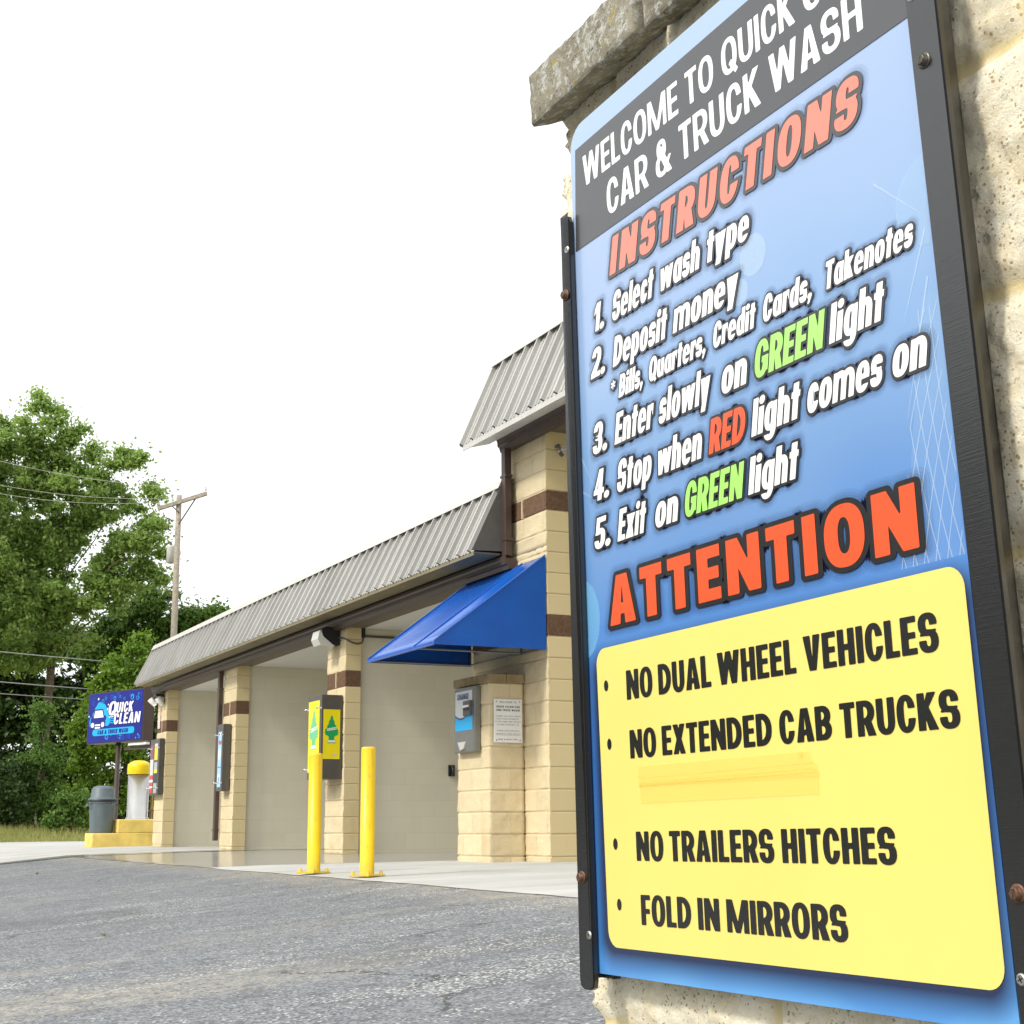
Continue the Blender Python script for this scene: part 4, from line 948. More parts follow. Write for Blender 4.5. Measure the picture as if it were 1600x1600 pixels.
def tree_poly():
    R_ = [(0, 1.0), (.10, .86), (.07, .85), (.20, .68), (.15, .67), (.30, .50), (.24, .49), (.42, .37), (.37, .33), (.44, .26), (.36, .24), (.40, .17), (.26, .15), (.17, .09), (.16, 0), (.24, -.06), (.24, -.16)]
    return R_ + [(-x, y) for x, y in reversed(R_[1:])]
def tree_poster(parent, m4, wd, ht, ink):
    T = Txt(); T.quad([(0, 0), (wd, 0), (wd, ht), (0, ht)], 0.0, 0)
    s = ht * .49; k = wd * .86 / .88 / s; cx, cy = wd / 2, ht * .40
    T.shape(lambda X, Y: _poly_sdf([(cx + x * s * k * 1.0, cy + y * s) for x, y in tree_poly()], X, Y), (0, ht * .2, wd, ht), wd / 60, .001, 1)
    T.quad([(cx - wd * .27, cy + s * .33), (cx + wd * .28, cy + s * .40), (cx + wd * .28, cy + s * .50), (cx - wd * .27, cy + s * .43)], .002, 2)
    for a in (-.2, -.06, .08, .2): T.quad([(cx + wd * a - wd * .045, cy + s * (.385 + a * .13)), (cx + wd * a + wd * .045, cy + s * (.40 + a * .13)), (cx + wd * a + wd * .045, cy + s * (.445 + a * .13)), (cx + wd * a - wd * .045, cy + s * (.43 + a * .13))], .0026, 3)
    T.quad([(cx - wd * .22, cy - s * .135), (cx + wd * .22, cy - s * .135), (cx + wd * .22, cy - s * .045), (cx - wd * .22, cy - s * .045)], .002, 2)
    T.quad([(wd * .58, ht * .06), (wd * .80, ht * .06), (wd * .80, ht * .10), (wd * .58, ht * .10)], .001, 4)
    return T.build('tree_poster', [inks['yellow'], inks[ink], inks['white'], inks['grey'], inks['pink']], parent, on(parent, m4))
cb = cabinet('vending_cabinet', 'bronze vending cabinet with two yellow tree posters on the middle pillar', 17.384, 17.90, 6.142, .925, 1.975)
tree_poster(cb, planeM(Vector((6.165, 17.382, 1.17)), Vector((1, 0, 0)), Vector((0, 0, 1)), Vector((0, -1, 0))), .225, .62, 'green')
tree_poster(cb, planeM(Vector((6.140, 17.875, 1.01)), Vector((0, -1, 0)), Vector((0, 0, 1)), Vector((-1, 0, 0))), .42, .90, 'green_pale')
cb = cabinet('menu_cabinet', 'narrow bronze display cabinet with a blue poster on the second pillar', 22.399, 22.72, 6.295, .90, 1.937)
T = Txt(); wd, ht = .20, .86
T.quad([(0, 0), (wd, 0), (wd, ht), (0, ht)], 0, 0)
T.shape(gE(.03, .42, .17, .60), (0, .3, wd, .7), .006, .001, 1)
T.line('Wash', .02, .185, .66, .07, [(0, .001, 2)], shear=.2, res=18); T.quad([(.03, .05), (.17, .05), (.17, .20), (.03, .20)], .001, 1)
T.quad([(.02, .30), (.19, .30), (.19, .315), (.02, .315)], .001, 3); T.shape(gE(.06, .07, .14, .16), (0, 0, wd, .3), .005, .002, 4)
T.build('poster', [inks['sky'], inks['white'], inks['red'], inks['midblue'], inks['blue']], cb, on(cb, planeM(Vector((6.292, 22.66, .96)), Vector((0, -1, 0)), Vector((0, 0, 1)), Vector((-1, 0, 0)))))
cb = cabinet('menu_cabinet', 'wide bronze display cabinet with red white and yellow strips on the far end pillar', 26.72, 27.42, 6.325, .935, 1.955)
T = Txt(); wd, ht = .62, .90
for x0, x1, cols in ((.02, .27, (('red', 0, .10), ('white', .10, .13), ('red', .13, .2), ('white', .2, .25), ('red', .25, .33), ('ltgrey', .33, .62), ('maroon', .62, .88))), (.34, .58, (('grey', 0, .18), ('black', .18, .36), ('yellow', .36, .43), ('grey', .43, .56), ('yellow', .60, .84), ('pink', .84, .9)))):
    for c, a, b in cols: T.quad([(x0, a + .002), (x1, a + .002), (x1, b), (x0, b)], 0, list(inks).index(c))
T.build('poster', [inks[k] for k in inks], cb, on(cb, planeM(Vector((6.322, 27.40, .97)), Vector((0, -1, 0)), Vector((0, 0, 1)), Vector((-1, 0, 0)))))
t = thing('notice_sticker', (FX, 27.2, 2.16), 'small pale pink notice high on the far end pillar', 'notice')
bm = bmesh.new(); box(bm, FX - .02, 27.13, 2.16, FX - .011, 27.30, 2.42); obj('sheet', bm, inks['pink'], t)
T = Txt()
for k in range(5): T.quad([(.015, .04 + k * .042), (.155, .04 + k * .042), (.155, .055 + k * .042), (.015, .055 + k * .042)], 0, 0)
T.build('print', [inks['white']], t, on(t, planeM(Vector((FX - .022, 27.30, 2.16)), Vector((0, -1, 0)), Vector((0, 0, 1)), Vector((-1, 0, 0)))))

# change machine
t = thing('change_machine', (6.04, 12.8, 1.03), 'stainless change machine with a blue swoosh set into the cream pier', 'change machine')
bm = bmesh.new(); box(bm, 5.985, 12.565, 1.03, 6.05, 13.03, 1.655, 0, .006); obj('case', bm, M['steel_matte'], t)
PMx = planeM(Vector((5.983, 13.015, 1.04)), Vector((0, -1, 0)), Vector((0, 0, 1)), Vector((-1, 0, 0)))
T = Txt(); wd, ht = .435, .60
T.quad([(0, 0), (wd, 0), (wd, ht), (0, ht)], 0, 0)
T.shape(I_(gR(.012, .21, wd - .035, ht - .02), lambda X, Y: .21 + .13 - Y + 0 * X + ((X - .17) / .3) ** 2 * .35 * 0 - .02), (0, .2, wd, ht), .01, .001, 1)
T.shape(I_(gR(.012, .20, wd - .03, .46), lambda X, Y: Y - (.305 + 1.9 * (X - .15) ** 2)), (0, .19, wd, .48), .006, .0015, 2)
T.shape(I_(gR(.012, .28, wd - .03, .47), lambda X, Y: np.abs(Y - (.313 + 1.9 * (X - .15) ** 2)) - .008), (0, .27, wd, .48), .004, .002, 3)
T.line('CHANGE', .065, .325, .50, .055, [(0, .003, 3)], S=.2, B=.15, res=26)
T.build('face_plate', [M['steel_matte'], inks['ltgrey'], inks['cyan'], inks['darkblue'], inks['sky']], t, on(t, PMx))
bm = bmesh.new(); box(bm, 5.955, 12.615, 1.375, 5.984, 12.775, 1.52, 0, .006); ba = obj('bill_acceptor', bm, M['dark_steel'], t)
bm = bmesh.new(); box(bm, 5.945, 12.635, 1.455, 5.956, 12.755, 1.475); obj('light_strip', bm, M['white'], ba)
bm = bmesh.new(); box(bm, 5.948, 12.635, 1.425, 5.956, 12.755, 1.450); obj('slot', bm, M['black'], ba)
bm = bmesh.new(); slab(bm, [(5.97, 12.93, 1.13), (5.97, 12.74, 1.13), (5.965, 12.78, 1.065), (5.965, 12.86, 1.05)], .018); bmesh.ops.recalc_face_normals(bm, faces=bm.faces); obj('coin_cup', bm, M['flashing'], t)
# welcome notice
t = thing('welcome_notice', (6.24, 12.37, 1.104), 'white welcome notice screwed to the side of the change pier', 'notice')
bm = bmesh.new(); box(bm, 6.092, 12.362, 1.104, 6.392, 12.370, 1.516, 0, .002); obj('board', bm, M['white'], t)
T = Txt()
for s_, a, b, y, c, wt in (('WELCOME TO', .06, .24, .374, .018, .10), ('QUICK CLEAN CAR', .025, .275, .330, .019, .17), ('AND TRUCK WASH!', .025, .275, .297, .019, .17), ('THANK YOU VERY MUCH', .018, .282, .243, .013, .09), ('FOR YOUR BUSINESS.', .028, .27, .217, .013, .09),
                           ('IF YOU HAVE ANY ISSUES', .016, .284, .190, .013, .09), ('PLEASE CONTACT US.', .03, .27, .163, .013, .09), ('PHONE: 269-228-8534', .03, .27, .105, .013, .09), ('QUICKCLEAN WASH', .02, .28, .078, .010, .09), ('HAVE A GREAT DAY!', .04, .25, .024, .013, .12)):
    T.line(s_, a, b, y, c, [(0, .0, 0)], S=wt, B=wt * .85, W=1.0, res=14, gap=.16, space=.35)
for x in (.024, .276):
    for y in (.388, .022): T.shape(gE(x - .006, y - .006, x + .006, y + .006, 2), (x - .01, y - .01, x + .01, y + .01), .002, .0006, 0)
T.quad([(.02, .070), (.28, .070), (.28, .072), (.02, .072)], .0, 0)
T.build('lettering', [inks['black']], t, on(t, planeM(Vector((6.092, 12.3605, 1.104)), Vector((1, 0, 0)), Vector((0, 0, 1)), Vector((0, -1, 0)))))

# ------------------------------------------------------------------ vacuum island
IY = 28.6
t = thing('vacuum_island', (6.2, 28.95, 0), 'stepped yellow painted concrete block carrying the bin and vacuum', 'concrete block')
bm = bmesh.new(); box(bm, 5.565, IY, -.02, 6.95, 29.32, .256, 0, .02); obj('low_step', bm, M['yellow_con'], t)
bm = bmesh.new(); box(bm, 6.04, IY + .004, .2565, 6.95, 29.30, .515, 0, .02); obj('upper_step', bm, M['yellow_con'], t)
bc = Vector((5.795, 28.93, .257))
t = thing('trash_can', bc, 'grey plastic trash can with a domed lid on the low yellow step', 'trash can')
bm = bmesh.new(); n = 40; prof = [(.205, 0), (.212, .02), (.245, .50), (.25, .56), (.262, .565), (.262, .60)]
rings = []
for r, h in prof:
    rings.append([bm.verts.new((bc.x + r * (1 + (.025 if (k % 8) < 2 and h < .55 else 0)) * math.cos(2 * math.pi * k / n), bc.y + r * (1 + (.025 if (k % 8) < 2 and h < .55 else 0)) * math.sin(2 * math.pi * k / n), bc.z + h)) for k in range(n)])
for a, b in zip(rings, rings[1:]):
    for k in range(n): bm.faces.new((a[k], a[(k + 1) % n], b[(k + 1) % n], b[k]))
bm.faces.new(rings[0][::-1]); bm.faces.new(rings[-1]); obj('body', bm, M['bin'], t)
bm = bmesh.new(); lathe(bm, bc + Vector((0, 0, .575)), [(.255, 0), (.264, .01), (.264, .05), (.25, .058)], 32); obj('rim_gap', bm, M['bin_dark'], t)
bm = bmesh.new(); lathe(bm, bc + Vector((0, 0, .63)), [(.27, 0), (.275, .012), (.25, .03), (.225, .05), (.215, .20), (.175, .25), (.10, .268)], 32); obj('lid', bm, M['bin'], t)
for a in (.2, math.pi + .2, math.pi * 1.5 + .25):
    bm = bmesh.new(); d = Vector((math.cos(a), math.sin(a), 0)); e = Vector((-d.y, d.x, 0)); q = bc + d * .25 + Vector((0, 0, .57))
    tube(bm, [q - e * .07, q - e * .07 + d * .05 + Vector((0, 0, -.05)), q + e * .07 + d * .05 + Vector((0, 0, -.05)), q + e * .07], .013, 6); obj('handle', bm, M['bin'], t)
vc = Vector((6.49, 29.02, .516))
t = thing('vacuum', vc, 'stainless vacuum cylinder with a yellow domed top on the upper yellow step', 'vacuum')
bm = bmesh.new(); lathe(bm, vc, [(.225, 0), (.225, .03), (.205, .035), (.205, .90)], 40); obj('body', bm, M['steel'], t)
bm = bmesh.new(); lathe(bm, vc + Vector((0, 0, .87)), [(.222, 0), (.226, .01), (.226, .15), (.215, .185), (.18, .225), (.10, .262), (.03, .27)], 40); obj('dome', bm, M['vac_yellow'], t)
t = thing('standpipe', (6.76, 29.0, .516), 'pair of thin brass pipes rising beside the vacuum', 'pipes')
for x in (6.77, 6.84):
    bm = bmesh.new(); tube(bm, [(x, 29.0, .516), (x, 29.0, 1.25)], .014, 8); pi_ = obj('pipe', bm, M['brass'], t)
    bm = bmesh.new(); lathe(bm, (x, 29.0, .70), [(.024, 0), (.03, .012), (.03, .05), (.024, .06)], 8); obj('coupling', bm, M['brass'], pi_)

# ------------------------------------------------------------------ blue road sign
sd_ = Vector((-math.sin(rad(22)), math.cos(rad(22)), 0)); sn_ = Vector((-math.cos(rad(22)), -math.sin(rad(22)), 0))
sr = Vector((6.79, 30.26, 2.14)); SWD, SHT = 2.0, 1.045
sl_ = sr + sd_ * SWD
postc = sr + sd_ * SWD * .5 - sn_ * .12
t = thing('pole_sign', (postc.x, postc.y, 0), 'blue car wash sign in a brown cabinet on a steel post', 'sign')
def obox(bm, o, a, b, c):   # box from corner and three edge vectors
    vs = [bm.verts.new(o + a * i + b * j + c * k) for i in (0, 1) for j in (0, 1) for k in (0, 1)]
    for f in ((0, 1, 3, 2), (4, 6, 7, 5), (0, 4, 5, 1), (2, 3, 7, 6), (0, 2, 6, 4), (1, 5, 7, 3)): bm.faces.new([vs[i] for i in f])
    bmesh.ops.recalc_face_normals(bm, faces=bm.faces)
Zv = Vector((0, 0, 1))
bm = bmesh.new(); obox(bm, sr - sd_ * .02 - Zv * .02, sd_ * (SWD + .04), Zv * (SHT + .04), -sn_ * .26); obj('cabinet', bm, M['brown_metal'], t)
bm = bmesh.new(); tube(bm, [(postc.x, postc.y, 0), (postc.x, postc.y, 2.13)], .052, 12); obj('post', bm, M['brown_metal'], t)
bm = bmesh.new(); obox(bm, postc + Vector((0, 0, 1.96)) - postc.z * Zv - sd_ * .2, -sd_ * .9 + sd_ * 0, Zv * .06, -sn_ * .08); obj('arm', bm, M['brown_metal'], t)
bm = bmesh.new(); obox(bm, sr + sd_ * .55 - Zv * .10 + sn_ * -.05, -sd_ * .62, Zv * .05, -sn_ * .1); obj('white_bar', bm, M['white'], t)
FM = planeM(sl_ + sn_ * .004, -sd_, Zv, sn_)
T = Txt(); Wd, Ht = SWD, SHT; MI = {k: i for i, k in enumerate(inks)}
T.quad([(0, 0), (Wd, 0), (Wd, Ht), (0, Ht)], 0, MI['navy'])
rnd = random.Random(5)
for _ in range(46):
    x = rnd.uniform(.06, Wd - .06); y = rnd.choice((rnd.uniform(.04, .18), rnd.uniform(Ht - .2, Ht - .04))); r = rnd.choice((.012, .018, .03, .045, .06))
    if y + r > Ht - .01 or y - r < .01: continue
    f = gE(x - r, y - r, x + r, y + r, 2, 20) if r < .02 else Dd(gE(x - r, y - r, x + r, y + r, 2, 20), gE(x - r * .72, y - r * .72, x + r * .72, y + r * .72, 2, 20))
    T.shape(f, (x - r - .01, y - r - .01, x + r + .01, y + r + .01), r / 7, .001, MI['midblue'] if rnd.random() < .6 else MI['cyan'])
foam = U(gE(.30, .55, .54, .86), gE(.16, .36, .46, .70), gE(.46, .40, .78, .70), gE(.22, .48, .60, .80), gE(.38, .52, .68, .82), gE(.06, .34, .26, .56), gE(.60, .34, .82, .56), gE(.07, .34, .16, .44))
T.shape(foam, (0, .3, .9, .9), .012, .002, MI['cyan'])
T.shape(U(gH(.10, .30, .66, .52, .05), gP([(.17, .50), (.24, .71), (.55, .71), (.63, .50)]), gE(.12, .46, .22, .57), gE(.58, .46, .68, .57)), (0, .25, .8, .8), .008, .003, MI['navy'])
T.shape(gP([(.215, .53), (.265, .68), (.525, .68), (.585, .53)]), (.1, .4, .7, .75), .008, .004, MI['white'])
for a, b in ((.12, .24), (.50, .62)): T.shape(gE(a, .325, b, .43), (a - .02, .28, b + .02, .5), .008, .004, MI['white'])
for a, b in ((.30, .335), (.355, .39)): T.shape(gR(.27, a, .47, b), (.2, .25, .55, .45), .008, .004, MI['white'])
for x, y, r in ((.36, .93, .025), (.74, .79, .02), (.72, .70, .025), (.03, .57, .02)): T.shape(gE(x - r, y - r, x + r, y + r, 2), (x - r - .01, y - r - .01, x + r + .01, y + r + .01), .006, .003, MI['white'])
for k, (a, b, c) in enumerate(((.78, 1.0, 'white'), (.78, 1.0, 'cyan'), (.74, 1.0, 'cyan'), (.70, 1.0, 'cyan'))): T.quad([(a, .515 - k * .042), (b, .515 - k * .042), (b, .535 - k * .042), (a, .535 - k * .042)], .0035, MI[c])
for txt, x0, x1, y, c in (('Q', .74, 1.04, .555, .29), ('UICK', 1.04, 1.64, .60, .215), ('CLEAN', .96, 1.90, .36, .225)):
    T.line(txt, x0, x1, y, c, [(.06, .005, MI['navy']), (0, .007, MI['white'])], S=.205, B=.155, shear=.18, gap=.10, res=28)
rr = .07
T.shape(lambda X, Y: np.sqrt(np.maximum(np.abs(X - .96) - .70, 0) ** 2 + np.maximum(np.abs(Y - .215) - .0, 0) ** 2) - rr, (.1, .1, 1.85, .32), .01, .004, MI['cyan'])
T.line('CAR & TRUCK WASH', .38, 1.50, .172, .088, [(0, .006, MI['navy'])], S=.24, B=.17, shear=.18, gap=.07, space=.3, res=22)
T.build('sign_face', [inks[k] for k in inks], t, on(t, FM))

# ------------------------------------------------------------------ near block pillar
def near_pillar():
    x0, x1, y0, y1, z0, z1 = .812, 1.23, .42, 1.441, -.36, 1.200
    t = thing('block_pillar', ((x0 + x1) / 2, (y0 + y1) / 2, z0), 'near cream split face block pillar carrying the instruction sign', 'pillar')
    st = .0055; per = []
    seg = lambda a, b, s: [a + (b - a) * i / max(1, round(abs(b - a) / s)) for i in range(max(1, round(abs(b - a) / s)))]
    for y in seg(y1, y0, st): per.append((x0, y, -1, 0))
    for x in seg(x0, x1, .03): per.append((x, y0, 0, -1))
    for y in seg(y0, y1, .03): per.append((x1, y, 1, 0))
    for x in seg(x1, x0, .012): per.append((x, y1, 0, 1))
    n = len(per); zs = list(np.arange(z0, z1, st)) + [z1]
    cz = [.927 - .202 * k for k in range(-2, 8)]; V = []; A = []
    for z in zs:
        for i, (x, y, nx, ny) in enumerate(per):
            p = per[i - 1]; cx_ = (p[2] != nx or p[3] != ny)
            nxx, nyy = (nx + p[2], ny + p[3]) if cx_ else (nx, ny)
            q = Vector((x, y, z)); dz = z + .006 * noise.noise(q * 16) + .004 * noise.noise(q * 50)
            row = math.floor((z - .927) / .202); dm = min(abs(dz - c) for c in cz)
            ub = (y + (.2 if row % 2 else .0) + .09) / .406; du = abs(ub - round(ub)) * .406 if nx else 9
            dm = min(dm, du + .003 * noise.noise(q * 60))
            mo = max(0., min(1., (.0085 - dm) / .004))
            ed = max(0., min(1., (.026 - dm) / .018))          # arris broken back to the joint
            a = .0045 * noise.fractal(q * 9, 1., 2., 3) + .0034 * noise.fractal(q * 34, .9, 2.1, 4) + .0040 * noise.fractal(q * 140, .8, 2.1, 3)
            vd = noise.voronoi(q * 85)[0]; a -= .0028 * max(0, .32 - vd[0]) / .32
            a = a * (1 - .5 * ed) - .008 * ed * ed
            a = a * (1 - mo) + (-.0085 + .0012 * noise.noise(q * 40)) * mo
            V.append((x + nxx * a, y + nyy * a + .034 * (z - 1.15), z)); A.append(mo)   # the shaft leans a little
    F = []
    for k in range(len(zs) - 1):
        for i in range(n): F.append((k * n + i, k * n + (i + 1) % n, (k + 1) * n + (i + 1) % n, (k + 1) * n + i))
    F.append(tuple(reversed(range(n)))); F.append(tuple((len(zs) - 1) * n + i for i in range(n)))
    o = np_obj('block_shaft', V, F, M['stone'], t); o.data.polygons.foreach_set('use_smooth', [True] * len(F))
    at_ = o.data.attributes.new('mortar', 'FLOAT', 'POINT'); at_.data.foreach_set('value', A)
    # cap stones with broken edges
    for ya, yb, dx in ((1.205, 1.448, 0.0), (.93, 1.195, .006), (.36, .92, .0)):
        bm = bmesh.new(); X0, X1, Z0, Z1 = .766 + dx, 1.29, 1.170, 1.242
        box(bm, X0, ya, Z0, X1, yb, Z1, 0, .005)
        bmesh.ops.subdivide_edges(bm, edges=bm.edges[:], cuts=5, use_grid_fill=True); bmesh.ops.subdivide_edges(bm, edges=[e for e in bm.edges if e.calc_length() > .02], cuts=3, use_grid_fill=True)
        bmesh.ops.triangulate(bm, faces=[f for f in bm.faces if len(f.verts) > 4])
        for v in bm.verts:
            q = v.co.copy(); e = .0022 * noise.fractal(q * 16, 1, 2, 4) + .0016 * noise.fractal(q * 90, 1, 2, 3)
            c = Vector((1.03, (ya + yb) / 2, 1.21)); d = Vector(((-1 if q.x < X0 + .03 else (1 if q.x > X1 - .03 else 0)), (1 if q.y > yb - .03 else (-1 if q.y < ya + .03 else 0)) * .5, (1 if q.z > Z1 - .02 else (-1 if q.z < Z0 + .02 else 0)) * .7))
            v.co = q + d * e
            if q.z < Z0 + .02: v.co.z += .028 * max(0, min(1, (q.x - X0 - .012) / .05))
        obj('cap_stone', bm, M['lichen'], t, True)
    return t
near_pillar()

# ------------------------------------------------------------------ instruction sign
DS = .78
s_ax = Vector((.005, -1, .010)).normalized(); t_ax = Vector((-.014, .010, 1)); t_ax = (t_ax - s_ax * t_ax.dot(s_ax)).normalized(); n_ax = s_ax.cross(t_ax)
m4 = Matrix((s_ax, t_ax, n_ax)).transposed().to_4x4(); m4.translation = Vector((DS, 1.35, EYE.z))
sg = thing('instruction_sign', None, 'large blue instruction sign with a yellow attention panel between black rails', 'sign', mat=m4)
xl = lambda t_: .004 + .0045 * (t_ - .3)                  # the panel's edges, surveyed
xr = lambda t_: .5655 - .0215 * (t_ - .28)
T0, T1 = -.149, .795
def sign_panel_mat():
    t = NT('printed_blue_panel'); tc = t.n('TexCoord'); sp = t.n('SeparateXYZ'); t.l(tc.outputs['Object'], sp.inputs[0])
    r = t.n('ValToRGB'); el = r.color_ramp.elements
    stops = [(-.15, (.13, .37, .70)), (-.12, (.07, .25, .58)), (.05, (.05, .20, .58)), (.20, (.075, .215, .53)), (.30, (.14, .28, .54)), (.40, (.18, .325, .565)), (.50, (.245, .375, .60)), (.62, (.30, .41, .63)), (.80, (.34, .465, .67))]
    while len(el) < len(stops): el.new(.5)
    for e, (p, c) in zip(el, stops): e.position = (p + .15) / .95; e.color = (*c, 1)
    wv = t.math('MULTIPLY', t.math('SUBTRACT', t.noise(3.0, 2, vec=tc.outputs['Object']), .5), .16)
    t.l(t.math('DIVIDE', t.math('ADD', t.math('ADD', sp.outputs[1], .15), wv), .95), r.inputs[0])
    # printed dark vignette around the yellow panel
    dx = t.math('MAXIMUM', t.math('SUBTRACT', t.math('ABSOLUTE', t.math('SUBTRACT', sp.outputs[0], .292)), .255), 0.0)
    dy = t.math('MAXIMUM', t.math('SUBTRACT', t.math('ABSOLUTE', t.math('SUBTRACT', sp.outputs[1], .022)), .132), 0.0)
    d = t.math('SQRT', t.math('ADD', t.math('MULTIPLY', dx, dx), t.math('MULTIPLY', dy, dy)))
    k = t.math('SUBTRACT', 1.0, t.math('DIVIDE', t.math('SUBTRACT', d, .016), .022), clamp=True)
    c = t.mix(t.math('MULTIPLY', t.math('POWER', k, 1.15), .96), r.outputs[0], (.006, .012, .05))
    t.base(c, .22, 0, 1.0); t.bump(t.noise(900, 2, .5, vec=tc.outputs['Object']), .04, .001); return t.m
def clear_ink(name, c, a, rough=.3):
    t = NT(name); t.base(c, rough, 0, .3); tr = t.n('BsdfTransparent'); mx = t.n('MixShader'); mx.inputs[0].default_value = a
    t.l(tr.outputs[0], mx.inputs[1]); t.l(t.b.outputs[0], mx.inputs[2]); t.l(mx.outputs[0], t.out.inputs[0]); return t.m
THIN = Matrix.Diagonal((1, 1, .55, 1))
gloss = lambda n, c, r=.24: plain(n, c, r, var=.03, sc=4, spec=1.0)
S_ = dict(white=gloss('print_white', (.86, .86, .85)), out=gloss('print_dark_outline', (.008, .006, .007)), red=gloss('print_red', (.74, .085, .016)), red_sheen=gloss('print_red_sheen', (.82, .20, .13)), out_sheen=gloss('print_outline_sheen', (.035, .033, .033)), green=gloss('print_green', (.36, .78, .14)), yellow=gloss('print_yellow', (.80, .655, .16), .30), black=gloss('print_black', (.008, .008, .006)), band=gloss('header_vinyl_sheen', (.040, .041, .043), .26),  # paler red and greyer outline have sky glare painted into the ink colour
          glow=clear_ink('print_soft_shadow', (.01, .02, .08), .07), bokeh=clear_ink('print_bokeh', (.75, .90, .95), .24), ray=clear_ink('print_light_line', (.72, .86, .95), .30), teal=clear_ink('print_teal', (.30, .72, .90), .28), grid=clear_ink('print_grid', (.55, .76, .92), .22))
# panel plate, 4 mm thick with rounded upper corners
bm = bmesh.new(); pts = [(xl(T0), T0), (xr(T0), T0)]
rc = .028
for cx, sgn, a0 in ((xr(T1) - rc, 1, 0), (xl(T1) + rc, -1, 90)):
    for k in range(7):
        a = rad(a0 + 90 * k / 6); pts.append((cx + rc * math.cos(a), T1 - rc + rc * math.sin(a)))
A = [bm.verts.new((x, y, 0)) for x, y in pts]; B = [bm.verts.new((x, y, -.004)) for x, y in pts]
bm.faces.new(A); bm.faces.new(B[::-1])
for i in range(len(pts)): bm.faces.new((A[i], B[i], B[(i + 1) % len(pts)], A[(i + 1) % len(pts)]))
obj('panel', bm, sign_panel_mat(), sg, local=True)
# black vinyl header strip with curled edge, and its lettering
bm = bmesh.new(); poly(bm, [(.011, .643, .0006), (.572, .638, .0006), (.572, .772, .0006), (.018, .766, .0006)]); hb = obj('header_strip', bm, S_['band'], sg, local=True)  # reflected sky painted into the strip as a lighter grey base
T = Txt()
T.line('CLEAN', .432, .575, .7100, .0375, [(0, .0012, 0)], S=.168, B=.14, gap=.075, space=.27, res=36, tilt=-.008)
T.line('WELCOME TO QUICK', .034, .419, .7130, .0375, [(0, .0012, 0)], S=.168, B=.14, gap=.075, space=.27, res=36, tilt=-.008)
T.line('CAR & TRUCK WASH', .083, .506, .6580, .040, [(0, .0012, 0)], S=.168, B=.14, gap=.075, space=.27, res=36, tilt=-.004)
for i, v in enumerate(T.V):
    if v[0] > xr(.7) - .004: T.V[i] = (xr(.7) - .004, v[1], v[2])
T.build('header_lettering', [S_['white']], sg, THIN)
# printed light effects
def flare(fn):
    T = Txt(); fn(T); T.build('light_flare', [S_['bokeh'], S_['ray'], S_['teal'], S_['grid']], sg)
for cx, cy, r, mi in ((.268, .588, .012, 0), (.335, .516, .020, 0), (.312, .487, .013, 0)): flare(lambda T: T.shape(gE(cx - r, cy - r, cx + r, cy + r, 2), (cx - r, cy - r, cx + r, cy + r), .0015, .0004, mi))
flare(lambda T: T.shape(I_(gE(xl(.2) - .042, .175, xl(.2) + .03, .262, 2), gR(xl(.2) + .001, 0, 1, 1)), (0, .17, .06, .27), .0015, .0004, 2))
flare(lambda T: T.shape(I_(gE(.525, .44, .60, .515, 2), gR(0, 0, xr(.48) - .001, 1)), (.52, .43, .57, .52), .0015, .0004, 3))
for a, b in (((.502, .514), (.558, .463)), ((.555, .455), (.523, .385)), ((.553, .415), (.516, .30)), ((.006, .40), (.03, .365)), ((.006, .36), (.028, .35))):
    a, b = Vector(a), Vector(b); n_ = Vector((-(b - a).y, (b - a).x)).normalized(); flare(lambda T: T.quad([a - n_ * .0004, b - n_ * .0001, b + n_ * .0001, a + n_ * .0016], .0005, 1))
T = Txt()
region = lambda p: .188 < p.y < .40 and p.x < xr(p.y) - .001 and p.x > .497 + (p.y - .20) * .22
for k in range(-6, 16):
    for sgn in (1, -1):
        for j in range(24):
            def P_(f):
                y = .19 + .22 * f; x = .50 + k * .0125 + sgn * (f - .5) * .055 + .03 * f * f
                return Vector((x, y))
            a, b = P_(j / 24), P_((j + 1) / 24)
            if region(a) and region(b):
                n_ = Vector((-(b - a).y, (b - a).x)).normalized() * .0005; T.quad([a - n_, b - n_, b + n_, a + n_], .0004 + (.00005 if sgn > 0 else 0), 0)
T.quad([(.500, .190), (xr(.19) - .001, .190), (xr(.40) - .001, .40), (.545, .40)], .0002, 1)
T.build('lattice', [S_['ray'], clear_ink('print_grid_wash', (.55, .76, .92), .10)], sg)
# outlined instruction lines
OUT = .078
def lay(mi, o=OUT, glow=True):
    L = [(0, .0024, mi), (o, .0018, 0)]
    if glow: L += [(o + .07, .0012, 1), (o + .13, .0008, 1), (o + .19, .0005, 1)]
    return L
T = Txt(); K = dict(S=.228, B=.172, shear=.21, gap=.048, space=.24, res=40)
MATS = [S_['out'], S_['glow'], S_['white'], S_['red'], S_['green'], S_['red_sheen'], S_['out_sheen']]
T.line('INSTRUCTIONS', .083, .489, .5870, .0420, [(0, .0024, 5), (.085, .0018, 6), (.15, .0012, 1), (.21, .0008, 1)], S=.238, B=.18, shear=.24, gap=.13, res=44, tilt=-.022)
def words(y, cap, parts):
    for txt, a, b, mi in parts: T.line(txt, a, b, y, cap, lay(mi), **K)
words(.5340, .0315, (('1.', .044, .066, 2), ('Select', .084, .165, 2), ('wash', .178, .250, 2), ('type', .262, .331, 2)))
words(.4825, .0325, (('2.', .035, .064, 2), ('Deposit', .082, .186, 2), ('money', .199, .308, 2)))
K2 = dict(K); K, KK = dict(K, res=32), K
